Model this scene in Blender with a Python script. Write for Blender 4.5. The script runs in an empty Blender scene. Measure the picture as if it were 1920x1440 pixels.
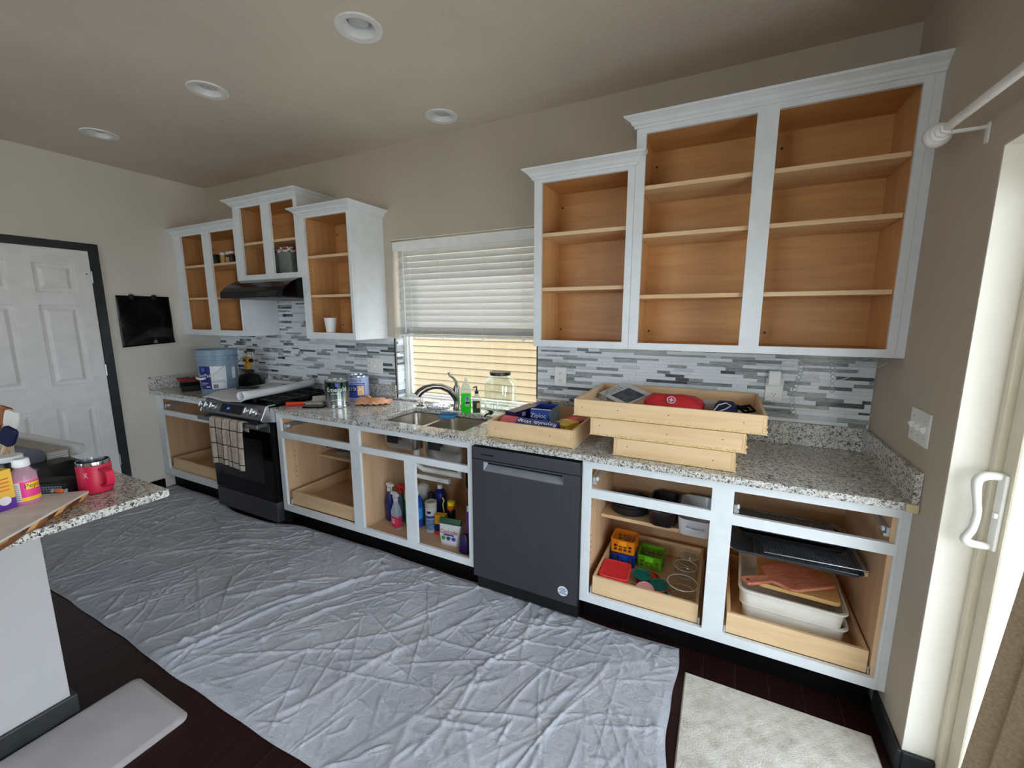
import bpy, bmesh, math, random
import numpy as np
from mathutils import Vector, Matrix

S = bpy.context.scene
COL = S.collection
RND = random.Random(11)
PI = math.pi

# ------------------------------------------------------------------ camera
cam_data = bpy.data.cameras.new('camera')
cam = bpy.data.objects.new('camera', cam_data)
COL.objects.link(cam)
YAW, PITCH, ROLL = 0.46325, -0.15971, -0.0009
_fw = Vector((-math.sin(YAW)*math.cos(PITCH), math.cos(YAW)*math.cos(PITCH), math.sin(PITCH)))
_r0 = Vector((math.cos(YAW), math.sin(YAW), 0)); _u0 = _r0.cross(_fw)
_r = _r0*math.cos(ROLL) + _u0*math.sin(ROLL); _u = _u0*math.cos(ROLL) - _r0*math.sin(ROLL)
cam.matrix_world = Matrix(((_r.x, _u.x, -_fw.x, 4.51728), (_r.y, _u.y, -_fw.y, -2.50974), (_r.z, _u.z, -_fw.z, 1.56076), (0, 0, 0, 1)))
cam_data.sensor_fit = 'HORIZONTAL'; cam_data.sensor_width = 36.0
cam_data.lens = 794.126/1920*36
cam_data.clip_start = 0.02; cam_data.clip_end = 200
S.camera = cam

# ------------------------------------------------------------------ sky, sun, exposure
w = bpy.data.worlds.new('sky'); S.world = w; w.use_nodes = True
bg = w.node_tree.nodes['Background']
bg.inputs[0].default_value = (0.78, 0.90, 1.0, 1); bg.inputs[1].default_value = 8.6
sun_d = bpy.data.lights.new('sun', 'SUN'); sun_d.energy = 7.0; sun_d.angle = 0.02; sun_d.color = (1, 0.93, 0.82)
sun = bpy.data.objects.new('sun', sun_d); COL.objects.link(sun)
sun.rotation_euler = Vector((-0.50, 0.33, 0.80)).to_track_quat('Z', 'Y').to_euler()
def portal(name, loc, rot, sx, sy):
    d = bpy.data.lights.new(name, 'AREA'); d.shape = 'RECTANGLE'; d.size = sx; d.size_y = sy; d.cycles.is_portal = True
    o = bpy.data.objects.new(name, d); COL.objects.link(o); o.location = loc; o.rotation_euler = rot
portal('portal_slider', (5.33, -2.0, 1.02), (0, PI/2, 0), 2.0, 2.4)        # daylight of the sliding door
portal('portal_rear', (2.6, -6.08, 1.55), (PI/2, 0, 0), 2.0, 1.5)             # daylight of the living room windows
portal('portal_window', (2.86, 0.16, 1.5), (-PI/2, 0, 0), 1.1, 1.15)          # daylight of the kitchen window
vs = S.view_settings
vs.view_transform = 'Standard'; vs.look = 'None'; vs.gamma = 1.0; vs.use_curve_mapping = False
vs.exposure = 0.0
S.cycles.use_denoising = True
S.cycles.max_bounces = 10; S.cycles.diffuse_bounces = 6; S.cycles.transparent_max_bounces = 12
S.cycles.sample_clamp_indirect = 8.0

# ------------------------------------------------------------------ materials
def lin(c):
    return tuple(((v/255)/12.92 if v/255 <= 0.04045 else ((v/255+0.055)/1.055)**2.4) for v in c[:3]) + (1,)
class Mat:
    def __init__(self, name, color=(200, 200, 200), rough=0.5, metal=0.0, spec=0.5, trans=0.0, ior=1.45, coat=0.0, emit=None, alpha=1.0):
        self.m = bpy.data.materials.new(name); self.m.use_nodes = True
        self.nt = self.m.node_tree; self.b = self.nt.nodes['Principled BSDF']
        i = self.b.inputs
        i['Base Color'].default_value = lin(color); i['Roughness'].default_value = rough; i['Metallic'].default_value = metal
        i['Specular IOR Level'].default_value = spec; i['IOR'].default_value = ior
        i['Transmission Weight'].default_value = trans; i['Coat Weight'].default_value = coat; i['Alpha'].default_value = alpha
        if emit: i['Emission Color'].default_value = lin(emit[0]); i['Emission Strength'].default_value = emit[1]
    def n(self, t, **kw):
        nd = self.nt.nodes.new(t)
        for k, v in kw.items():
            if k in nd.inputs: nd.inputs[k].default_value = v
            else: setattr(nd, k, v)
        return nd
    def link(self, a, b): self.nt.links.new(a, b)
    def coords(self, scale=(1, 1, 1), kind='Object', rnd=False):
        tc = self.n('ShaderNodeTexCoord'); mp = self.n('ShaderNodeMapping'); mp.inputs['Scale'].default_value = scale
        self.link(tc.outputs[kind], mp.inputs['Vector'])
        if rnd:
            oi = self.n('ShaderNodeObjectInfo'); ml = self.n('ShaderNodeMath', operation='MULTIPLY'); ml.inputs[1].default_value = 37.0
            cb = self.n('ShaderNodeCombineXYZ'); self.link(oi.outputs['Random'], ml.inputs[0])
            for k in range(3): self.link(ml.outputs[0], cb.inputs[k])
            self.link(cb.outputs[0], mp.inputs['Location'])
        return mp.outputs[0]
    def noise(self, vec, scale, detail=3, rough=0.5, dist=0.0):
        nz = self.n('ShaderNodeTexNoise'); nz.inputs['Scale'].default_value = scale; nz.inputs['Detail'].default_value = detail
        nz.inputs['Roughness'].default_value = rough; nz.inputs['Distortion'].default_value = dist
        self.link(vec, nz.inputs['Vector']); return nz.outputs['Fac']
    def ramp(self, fac, stops, interp='LINEAR'):
        r = self.n('ShaderNodeValToRGB'); r.color_ramp.interpolation = interp
        e = r.color_ramp.elements
        while len(e) < len(stops): e.new(0.5)
        for el, (p, c) in zip(e, stops): el.position = p; el.color = lin(c)
        self.link(fac, r.inputs[0]); return r.outputs[0]
    def color(self, out): self.link(out, self.b.inputs['Base Color']); return self
    def bump(self, fac, strength=0.2, dist=0.01):
        bp = self.n('ShaderNodeBump'); bp.inputs['Strength'].default_value = strength; bp.inputs['Distance'].default_value = dist
        self.link(fac, bp.inputs['Height']); self.link(bp.outputs[0], self.b.inputs['Normal']); return self

M = {}
def plain(name, color, rough=0.5, metal=0.0, var=0.06, scale=14, **kw):
    """plain coloured stuff with a faint procedural mottling"""
    m = Mat(name, color, rough, metal, **kw)
    f = m.noise(m.coords(), scale, 2)
    a = tuple(max(0, c*(1-var)) for c in color); b = tuple(min(255, c*(1+var)) for c in color)
    m.color(m.ramp(f, [(0.3, a), (0.7, b)]))
    M[name] = m.m; return m
def wood(name, a, b, c, axis='z', rough=0.45, scale=1.0):
    m = Mat(name, a, rough)
    sc = {'x': (1.3, 14, 14), 'y': (14, 1.3, 14), 'z': (14, 14, 1.3)}[axis]
    v = m.coords(tuple(s*scale for s in sc), rnd=True)
    f = m.noise(v, 1.6, 5, 0.6, 0.6)
    m.color(m.ramp(f, [(0.25, a), (0.5, b), (0.78, c)]))
    M[name] = m.m; return m
def wallpaint(name, color, sc=120, st=0.12):
    m = Mat(name, color, 0.75, spec=0.3)
    v = m.coords()
    m.color(m.ramp(m.noise(v, 1.2, 3), [(0.3, tuple(c*0.97 for c in color)), (0.7, tuple(min(255, c*1.03) for c in color))]))
    m.bump(m.noise(v, sc, 3), st, 0.004); M[name] = m.m
wallpaint('wall_paint', (190, 179, 164)); wallpaint('ceiling_paint', (214, 202, 188), 60, 0.35)
wallpaint('left_wall_paint', (212, 206, 196))
wallpaint('white_wall', (192, 189, 188), 80, 0.15); wallpaint('wall_paint_lit', (238, 234, 224), 60, 0.15)  # last one: wall colour lightened for daylight on door return and window reveal
plain('door_white', (226, 224, 222), 0.45, var=0.02)
plain('cab_white', (227, 231, 234), 0.38, var=0.015)
plain('casing_dark', (38, 43, 44), 0.4, var=0.1)
plain('base_dark', (44, 48, 49), 0.4, var=0.1)
plain('toe_black', (5, 4, 5), 0.55, var=0.2, spec=0.15)
wood('maple', (192, 140, 84), (206, 154, 96), (216, 168, 110), 'x', 0.42)
wood('maple_v', (196, 148, 96), (212, 164, 110), (224, 180, 128), 'z', 0.42)
wood('maple_base', (206, 166, 128), (218, 181, 143), (228, 196, 160), 'x', 0.42)  # same maple as the uppers; stronger light down here put into paler tones
wood('maple_base_lit_v', (208, 168, 130), (220, 183, 145), (230, 198, 162), 'z', 0.42)
wood('maple_pale', (214, 176, 132), (228, 194, 150), (236, 206, 166), 'x', 0.5)
wood('maple_pale_y', (212, 174, 130), (226, 192, 148), (234, 204, 164), 'y', 0.5)
plain('pin_dark', (60, 38, 22), 0.7)
plain('white_plastic', (236, 236, 232), 0.35, var=0.02)
plain('vinyl_white', (240, 240, 236), 0.4, var=0.02)
plain('vinyl_beige', (226, 219, 200), 0.4, var=0.02)
plain('black_gloss', (5, 5, 6), 0.14, var=0.1, spec=0.22)
plain('black_satin', (14, 14, 15), 0.4, var=0.2)
plain('black_matte', (12, 12, 13), 0.7, var=0.2)
plain('dark_metal', (70, 70, 74), 0.35, 0.9)
plain('zinc', (196, 199, 204), 0.35, 0.7, var=0.05)
plain('chrome', (210, 212, 216), 0.15, 1.0, var=0.02)
def brushed(name, color, rough, axis, metal=1.0):
    m = Mat(name, color, rough, metal)
    sc = {'x': (2, 300, 300), 'z': (300, 300, 2)}[axis]
    f = m.noise(m.coords(sc), 1.0, 2)
    m.color(m.ramp(f, [(0.3, tuple(c*0.97 for c in color)), (0.7, tuple(min(255, c*1.03) for c in color))]))
    M[name] = m.m
brushed('steel', (196, 190, 180), 0.28, 'x'); brushed('steel_dark', (124, 125, 131), 0.42, 'x', 0.85); brushed('nickel', (142, 136, 130), 0.27, 'z')
brushed('slate_steel', (92, 92, 98), 0.42, 'z', 0.85); brushed('silver', (205, 207, 212), 0.3, 'x', 0.9)

def granite(name, darkness=0.0, scale=1.0):
    m = Mat(name, (190, 186, 178), 0.10, spec=0.5)
    v = m.coords((scale,)*3)
    f1 = m.noise(v, 112, 3, 0.55, 1.1)
    base = m.ramp(f1, [(0.335+darkness, (46, 45, 44)), (0.41+darkness, (112, 110, 106)), (0.46+darkness, (186, 184, 179)), (0.56, (232, 231, 227)), (0.78, (214, 204, 188))])
    f2 = m.noise(v, 24, 2)
    mx = m.n('ShaderNodeMixRGB', blend_type='MULTIPLY'); mx.inputs[0].default_value = 0.5
    m.link(base, mx.inputs[1]); m.link(m.ramp(f2, [(0.35, (206, 202, 194)), (0.65, (255, 255, 255))]), mx.inputs[2])
    m.color(mx.outputs[0]); M[name] = m.m
granite('granite'); granite('granite_edge', 0.02)

def tile_dark(name, a, b, c):
    m = Mat(name, a, 0.14)
    v = m.coords((1.1, 1, 3.6), rnd=True)
    f = m.noise(v, 1.9, 5, 0.65, 1.4)
    m.color(m.ramp(f, [(0.30, a), (0.44, b), (0.55, c), (0.62, b), (0.75, c)])); M[name] = m.m
tile_dark('tile_slate', (40, 46, 50), (104, 110, 114), (176, 182, 184))
tile_dark('tile_smoke', (66, 72, 72), (134, 138, 136), (196, 200, 198))
tile_dark('tile_ink', (14, 15, 17), (58, 62, 64), (120, 126, 128))
plain('tile_white', (226, 231, 236), 0.14, var=0.02, scale=2)
plain('tile_mist', (204, 211, 216), 0.16, var=0.05, scale=2)
plain('grout', (214, 216, 218), 0.7)
plain('tile_edge', (40, 34, 34), 0.4)

m = Mat('floor_wood', (24, 14, 12), 0.36, spec=0.28)
v = m.coords((16, 1.2, 1), rnd=True)
f = m.noise(v, 2.2, 6, 0.65, 0.5)
m.color(m.ramp(f, [(0.25, (20, 9, 9)), (0.55, (42, 20, 19)), (0.8, (66, 34, 31))])); m.bump(f, 0.15, 0.002); M['floor_wood'] = m.m
plain('floor_gap_glint', (96, 80, 76), 0.8)  # pale seams: glint of the plank edges put into the gap colour

# ------------------------------------------------------------------ mesh helpers
class B:
    def __init__(self): self.bm = bmesh.new()
    def box(self, x0, x1, y0, y1, z0, z1):
        v = [self.bm.verts.new(p) for p in ((x0, y0, z0), (x1, y0, z0), (x1, y1, z0), (x0, y1, z0), (x0, y0, z1), (x1, y0, z1), (x1, y1, z1), (x0, y1, z1))]
        for q in ((0, 3, 2, 1), (4, 5, 6, 7), (0, 1, 5, 4), (1, 2, 6, 5), (2, 3, 7, 6), (3, 0, 4, 7)): self.bm.faces.new([v[k] for k in q])
        return self
    def cbox(self, c, s, rot=None):
        x, y, z = [k/2 for k in s]; mt = Matrix.Translation(c) @ (rot.to_4x4() if rot else Matrix())
        v = [self.bm.verts.new(mt @ Vector(p)) for p in ((-x, -y, -z), (x, -y, -z), (x, y, -z), (-x, y, -z), (-x, -y, z), (x, -y, z), (x, y, z), (-x, y, z))]
        for q in ((0, 3, 2, 1), (4, 5, 6, 7), (0, 1, 5, 4), (1, 2, 6, 5), (2, 3, 7, 6), (3, 0, 4, 7)): self.bm.faces.new([v[k] for k in q])
        return self
    def rings(self, rings, cap0=True, cap1=True, closed=True):
        vs_ = [[self.bm.verts.new(p) for p in r] for r in rings]
        n = len(vs_[0])
        for a, b in zip(vs_, vs_[1:]):
            for k in range(n if closed else n-1):
                k2 = (k+1) % n
                self.bm.faces.new((a[k], a[k2], b[k2], b[k]))
        if cap0: self.bm.faces.new(list(reversed(vs_[0])))
        if cap1: self.bm.faces.new(vs_[-1])
        return self
    def lathe(self, prof, c=(0, 0, 0), seg=28, cap0=True, cap1=True, axis='z', sx=1.0, sy=1.0):
        rs = []
        for r, h in prof:
            r = max(r, 0.0004); ring = []
            for k in range(seg):
                a = 2*PI*k/seg; x, y = r*math.cos(a)*sx, r*math.sin(a)*sy
                p = {'z': (x, y, h), 'y': (x, h, -y), 'x': (h, x, y)}[axis]
                ring.append((c[0]+p[0], c[1]+p[1], c[2]+p[2]))
            rs.append(ring)
        return self.rings(rs, cap0, cap1)
    def tube(self, pts, r, seg=8, cap=True):
        pts = [Vector(p) for p in pts]; rs = []
        up = Vector((0, 0, 1)); prev = None
        for k, p in enumerate(pts):
            d = (pts[min(k+1, len(pts)-1)] - pts[max(k-1, 0)]).normalized()
            if prev is None:
                a = d.cross(up)
                if a.length < 1e-3: a = d.cross(Vector((1, 0, 0)))
            else: a = prev - d*prev.dot(d)
            a.normalize(); prev = a; b = d.cross(a)
            rr = r[k] if isinstance(r, (list, tuple)) else r
            rs.append([p + a*math.cos(2*PI*q/seg)*rr + b*math.sin(2*PI*q/seg)*rr for q in range(seg)])
        return self.rings(rs, cap, cap)
    def prism(self, poly, h0, h1, plane='xy'):
        def P(a, b, h): return {'xy': (a, b, h), 'xz': (a, h, b), 'yz': (h, a, b)}[plane]
        return self.rings([[P(a, b, h0) for a, b in poly], [P(a, b, h1) for a, b in poly]])
    def rloft(self, levels, seg=5, cap0=True, cap1=True, c=(0, 0)):
        """loft of rounded rectangles: (half_x, half_y, corner_radius, z)"""
        rs = []
        for hx, hy, r, z in levels:
            ring = []
            for qx, qy, a0 in ((1, 1, 0), (-1, 1, PI/2), (-1, -1, PI), (1, -1, 1.5*PI)):
                for k in range(seg+1):
                    a = a0 + PI/2*k/seg
                    ring.append((c[0]+qx*(hx-r)+r*math.cos(a), c[1]+qy*(hy-r)+r*math.sin(a), z))
            rs.append(ring)
        return self.rings(rs, cap0, cap1)
    def grid(self, fn, nu, nv):
        g = [[self.bm.verts.new(fn(i/nu, j/nv)) for j in range(nv+1)] for i in range(nu+1)]
        for i in range(nu):
            for j in range(nv): self.bm.faces.new((g[i][j], g[i+1][j], g[i+1][j+1], g[i][j+1]))
        return self
    def quad(self, *p):
        self.bm.faces.new([self.bm.verts.new(q) for q in p]); return self
    def build(self, name, mat, parent=None, smooth=False, bevel=0, solid=0, loc=None, rot=None, sub=0, fix=True):
        me = bpy.data.meshes.new(name)
        if fix: bmesh.ops.recalc_face_normals(self.bm, faces=self.bm.faces)
        self.bm.to_mesh(me); self.bm.free()
        me.materials.append(M[mat] if isinstance(mat, str) else mat)
        if smooth:
            me.polygons.foreach_set('use_smooth', [True]*len(me.polygons))
            try: me.set_sharp_from_angle(angle=0.7)
            except Exception: pass
        o = bpy.data.objects.new(name, me); COL.objects.link(o)
        if parent: o.parent = parent
        if loc: o.location = loc
        if rot: o.rotation_euler = rot
        if solid: md = o.modifiers.new('solid', 'SOLIDIFY'); md.thickness = solid; md.offset = 0
        if bevel: md = o.modifiers.new('bevel', 'BEVEL'); md.width = bevel; md.segments = 2; md.limit_method = 'ANGLE'
        if sub: md = o.modifiers.new('sub', 'SUBSURF'); md.levels = sub; md.render_levels = sub
        return o
def cr(pts, n=6):
    """smooth path through the points"""
    P_ = [Vector(p) for p in pts]; out = []
    for k in range(len(P_)-1):
        a, b, c, d = P_[max(k-1, 0)], P_[k], P_[k+1], P_[min(k+2, len(P_)-1)]
        for j in range(n):
            t = j/n; out.append(0.5*((2*b)+(c-a)*t+(2*a-5*b+4*c-d)*t*t+(3*b-a-3*c+d)*t**3))
    return out + [P_[-1]]
def crr(rs, n=6):
    out = []
    for a, b in zip(rs, rs[1:]): out += [a+(b-a)*j/n for j in range(n)]
    return out + [rs[-1]]
def box(name, mat, ext, parent=None, bevel=0, loc=None, rot=None): return B().box(*ext).build(name, mat, parent, bevel=bevel, loc=loc, rot=rot)
def tag(o, label, cat, group=None):
    o['label'] = label; o['category'] = cat
    if group: o['group'] = group
    return o
def thing(name, label, cat, loc=(0, 0, 0), rz=0.0, group=None, rot=None):
    o = bpy.data.objects.new(name, None); o.empty_display_size = 0.05; COL.objects.link(o)
    o.location = loc; o.rotation_euler = rot if rot else (0, 0, rz)
    return tag(o, label, cat, group)
def struct(o): o['kind'] = 'structure'; return o
def root(name, kind='structure', loc=(0, 0, 0)):
    o = bpy.data.objects.new(name, None); o.empty_display_size = 0.05; COL.objects.link(o); o.location = loc; o['kind'] = kind; return o
def dup(r, loc, rz=None, label=None):
    c = r.copy(); COL.objects.link(c); c.location = loc
    if rz is not None: c.rotation_euler = (0, 0, rz)
    if label: c['label'] = label
    for ch in list(r.children):
        d = ch.copy(); COL.objects.link(d); d.parent = c
        for g in list(ch.children):
            e = g.copy(); COL.objects.link(e); e.parent = d
    return c
def text(name, body, size, mat, parent, fn=None, loc=(0, 0, 0), rot=(0, 0, 0), align='CENTER', depth=0.0, sx=1.0):
    """printed lettering as a thin mesh; fn maps flat (x, y) to a 3-D point for lettering that follows a curved surface"""
    cu = bpy.data.curves.new(name, 'FONT'); cu.body = body; cu.size = size; cu.align_x = align; cu.align_y = 'CENTER'; cu.extrude = depth
    cu.resolution_u = 3
    tmp = bpy.data.objects.new(name, cu); COL.objects.link(tmp)
    dg = bpy.context.evaluated_depsgraph_get(); dg.update()
    me = bpy.data.meshes.new_from_object(tmp.evaluated_get(dg)); bpy.data.objects.remove(tmp)
    me.name = name
    for v_ in me.vertices: v_.co.x *= sx
    if fn:
        for v_ in me.vertices: v_.co = Vector(fn(v_.co.x, v_.co.y))
    me.materials.clear(); me.materials.append(M[mat])
    o = bpy.data.objects.new(name, me); COL.objects.link(o)
    if parent: o.parent = parent
    if not fn: o.location = loc; o.rotation_euler = rot
    return o
def wrap(r, z, a0, cx=0, cy=0):
    """flat label coordinates -> cylinder of radius r, centred at angle a0 (text reads left to right seen from outside)"""
    return lambda x, y: (cx + r*math.cos(a0 + x/r), cy + r*math.sin(a0 + x/r), z + y)
def band(r0, r1, z0, z1, a0, a1, n=16, cx=0, cy=0):
    """curved label patch on a (slightly conical) cylinder"""
    b = B(); b.grid(lambda u, t: (cx+(r0+(r1-r0)*t)*math.cos(a0+(a1-a0)*u), cy+(r0+(r1-r0)*t)*math.sin(a0+(a1-a0)*u), z0+(z1-z0)*t), n, 1); return b
# ================================================================== the room
def framemesh(us, vs_, openings, f0, f1, axis):
    """plate with rectangular openings (grid cells), extruded from f0 to f1 along axis"""
    us = sorted(set(us + [o[k] for o in openings for k in (0, 1)])); vs_ = sorted(set(vs_ + [o[k] for o in openings for k in (2, 3)]))
    b = B(); P = (lambda u, v, f: (u, f, v)) if axis == 'y' else (lambda u, v, f: (f, u, v))
    g = {(i, j): b.bm.verts.new(P(u, v, f0)) for i, u in enumerate(us) for j, v in enumerate(vs_)}
    for i in range(len(us)-1):
        for j in range(len(vs_)-1):
            cu, cv = (us[i]+us[i+1])/2, (vs_[j]+vs_[j+1])/2
            if any(o[0] < cu < o[1] and o[2] < cv < o[3] for o in openings): continue
            b.bm.faces.new((g[i, j], g[i+1, j], g[i+1, j+1], g[i, j+1]))
    for v in [v for v in b.bm.verts if not v.link_faces]: b.bm.verts.remove(v)
    r = bmesh.ops.extrude_face_region(b.bm, geom=list(b.bm.faces))
    d = (P(0, 0, f1)[1 if axis == 'y' else 0] - f0)
    bmesh.ops.translate(b.bm, verts=[q for q in r['geom'] if isinstance(q, bmesh.types.BMVert)], vec=(0, d, 0) if axis == 'y' else (d, 0, 0))
    return b

XR, CEIL, WY = 5.161, 2.755, -6.0
WL, WR_, WT, WB = 2.268, 3.4445, 2.113, 0.90      # kitchen window opening
fl = struct(box('floor', 'floor_gap_glint', (-0.15, XR+0.35, WY-0.15, 0.15, -0.12, -0.0016)))
def plank_mesh():
    b = B(); b.box(-0.5, 0.5, -0.5, 0.5, -1, 0); me = b.build('plank', 'floor_wood'); d = me.data; bpy.data.objects.remove(me); return d
pm = plank_mesh(); rp = random.Random(5)
x = 4.536 - 0.126*36
while x < XR+0.2:
    x1 = min(x+0.126, XR+0.23); x0 = max(x, 0.0); y = 0.0 - rp.random()*0.9
    ys = [0.0, y]
    while ys[-1] > -3.4: ys.append(ys[-1] - 0.9 - rp.random()*0.7)
    for a, c in zip(ys, ys[1:]):
        if a - c < 0.05: continue
        o = bpy.data.objects.new('plank', pm); COL.objects.link(o); o.parent = fl
        o.location = ((x0+x1)/2, (a+c)/2, 0.0 - rp.random()*0.0006); o.scale = (x1-x0-0.0020, a-c-0.0016, 0.0015)
    x += 0.126
pl = box('plank', 'floor_wood', (0, XR+0.2, WY, -5.0, -0.004, 0), fl); pl['kind'] = 'stuff'
b = B(); b.box(-0.15, WL, 0, 0.15, 0, CEIL).box(WR_, XR+0.15, 0, 0.15, 0, CEIL).box(WL, WR_, 0, 0.15, 0, WB-0.03).box(WL, WR_, 0, 0.15, WT, CEIL)
struct(b.build('wall_back', 'wall_paint'))
b = B(); b.box(-0.15, 0, WY, 0, 0, CEIL); struct(b.build('wall_left', 'left_wall_paint'))
SLA, SLB, SLT = -0.80, -3.22, 2.02                   # sliding door opening
b = B(); b.box(XR, XR+0.15, SLA, 0.0, 0, CEIL).box(XR, XR+0.15, WY, SLB, 0, CEIL).box(XR, XR+0.15, SLB, SLA, SLT, CEIL)
struct(b.build('wall_right', 'wall_paint'))
struct(box('trim_1', 'wall_paint_lit', (XR+0.001, XR+0.15, SLA-0.004, SLA-0.0005, 0, SLT)))       # wall return beside the sliding door, daylight put into its paler colour
struct(box('trim_2', 'wall_paint_lit', (XR+0.001, XR+0.15, SLB, SLA-0.004, SLT-0.004, SLT-0.0005)))
RW = [(1.6, 3.6)]
b = B(); b.box(-0.15, 1.6, WY-0.15, WY, 0, CEIL).box(3.6, XR+0.15, WY-0.15, WY, 0, CEIL)
for a, c in RW: b.box(a, c, WY-0.15, WY, 0, 0.8).box(a, c, WY-0.15, WY, 2.35, CEIL)
struct(b.build('wall_rear', 'wall_paint'))
LAMPS = [(3.053, -1.013), (1.95, -1.01), (0.713, -1.013), (2.889, -0.202)]
b = framemesh([-0.15, XR+0.15], [WY-0.15, 0.15], [(a-0.069, a+0.069, c-0.069, c+0.069) for a, c in LAMPS], CEIL, CEIL+0.15, 'y')
for v_ in b.bm.verts: v_.co = Vector((v_.co.x, v_.co.z, v_.co.y))
struct(b.build('ceiling', 'ceiling_paint'))
for n, (a, c) in enumerate(RW):
    r = root('window_%d' % (n+2))
    b = B(); b.box(a, a+0.05, WY-0.1, WY-0.04, 0.8, 2.35).box(c-0.05, c, WY-0.1, WY-0.04, 0.8, 2.35).box(a+0.05, c-0.05, WY-0.1, WY-0.04, 0.8, 0.85).box(a+0.05, c-0.05, WY-0.1, WY-0.04, 2.3, 2.35).box((a+c)/2-0.03, (a+c)/2+0.03, WY-0.1, WY-0.04, 0.85, 2.3)
    b.build('window_frame', 'vinyl_white', r)
# glass: clear with a fresnel-like sheen
m = Mat('pane_glass', (255, 255, 255), 0.02)
nt = m.nt; tr = m.n('ShaderNodeBsdfTransparent'); gl = m.n('ShaderNodeBsdfGlossy'); gl.inputs['Roughness'].default_value = 0.02
lw = m.n('ShaderNodeLayerWeight'); lw.inputs[0].default_value = 0.2
mul = m.n('ShaderNodeMath', operation='MULTIPLY'); mul.inputs[1].default_value = 0.6; m.link(lw.outputs['Facing'], mul.inputs[0])
mx = m.n('ShaderNodeMixShader'); m.link(mul.outputs[0], mx.inputs[0]); m.link(tr.outputs[0], mx.inputs[1]); m.link(gl.outputs[0], mx.inputs[2])
m.link(mx.outputs[0], nt.nodes['Material Output'].inputs[0]); M['pane_glass'] = m.m
# baseboards
def baseboard(name, ext, mat='base_dark'): return struct(box(name, mat, ext, bevel=0.004))
baseboard('baseboard_right', (XR-0.014, XR, SLA-0.014, -0.545, 0, 0.09)); baseboard('baseboard_return', (XR, XR+0.085, SLA-0.018, SLA-0.004, 0, 0.09))
baseboard('baseboard_left', (0, 0.014, -0.855, -0.62, 0, 0.09), 'toe_black')

# ---- kitchen window
win = root('window_1')
wy0, wy1 = 0.085, 0.135
b = B(); b.box(WL, WL+0.042, wy0, wy1, WB, WT).box(WR_-0.03, WR_, wy0, wy1, WB, WT).box(WL+0.042, WR_-0.03, wy0, wy1, WB, WB+0.045).box(WL+0.042, WR_-0.03, wy0, wy1, WT-0.045, WT)
b.build('window_frame', 'vinyl_white', win, bevel=0.003)
b = B(); b.box(WL+0.042, WL+0.062, wy0+0.012, wy1-0.01, WB+0.045, WT-0.045).box(WL+0.062, WR_-0.03, wy0+0.012, wy1-0.01, WB+0.045, WB+0.06)
b.build('sash', 'vinyl_white', win, bevel=0.002)
box('pane', 'pane_glass', (WL+0.062, WR_-0.03, wy0+0.024, wy0+0.027, WB+0.06, WT-0.045), win)
box('sill', 'granite', (WL, WR_, -0.012, 0.085, 0.9145, 0.93), win, bevel=0.002)
box('liner', 'wall_paint_lit', (WL, WR_, 0.0, wy0, WT-0.006, WT-0.001), win)  # top of the reveal, daylight put into its paler wall colour
# ---- neighbour's house seen through the window
nb = thing('neighbour_house', 'sunlit cream lap siding of the house next door, outside the window', 'house', (0, 3.2, 0))
m = plain('siding_cream', (150, 134, 106), 0.6, var=0.03); 
box('sheathing', 'siding_cream', (-7, 7, 0.03, 0.2, -0.6, 5.0), nb)
b = B(); b.prism([(0.0, 0.0), (0.03, 0.0), (0.03, 0.099), (0.016, 0.099)], -7, 7, 'yz')
sb0 = b.build('siding_board', 'siding_cream', nb, loc=(0, 0, -0.5))
for k in range(1, 48):
    o = sb0.copy(); COL.objects.link(o); o.location = (0, 0, -0.5+k*0.112)
b = B(); b.box(-2.0, XR+0.15, WY-0.15, 0.15, CEIL+0.16, 5.6); struct(b.build('sky_blocker', 'siding_cream'))  # unseen block, added to cut the sky light reaching the siding
plain('yard', (206, 202, 194), 0.9, var=0.06)
struct(box('ground', 'yard', (-40, 40, -40, 40, -0.5, -0.16)))
struct(box('eave_blocker', 'vinyl_white', (XR+0.151, XR+1.15, WY-0.15, 0.15, 2.42, 2.60)))  # unseen overhang, added to cut steep sky light into the sliding door

# ---- left door
d1 = root('door_1'); DA, DB, DT = -0.917, -1.73, 2.062
b = B(); b.box(0, 0.018, DA, DA+0.062, 0, 2.12).box(0, 0.018, DB-0.062, DB, 0, 2.12).box(0, 0.018, DB, DA, DT+0.004, 2.12)
b.build('casing', 'casing_dark', d1, bevel=0.003)
b = B(); b.box(0.0, 0.030, DA-0.001, DA+0.012, 0, DT+0.014).box(0.0, 0.030, DB, DA, DT+0.002, DT+0.014); b.build('jamb', 'casing_dark', d1)
b = B(); b.box(0.001, 0.008, DB, DA-0.003, 0.008, DT); b.build('slab', 'door_white', d1)
cols = ((-1.022, -1.238), (-1.372, -1.588)); rows = ((1.742, 1.944), (1.042, 1.638), (0.26, 0.86))
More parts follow.
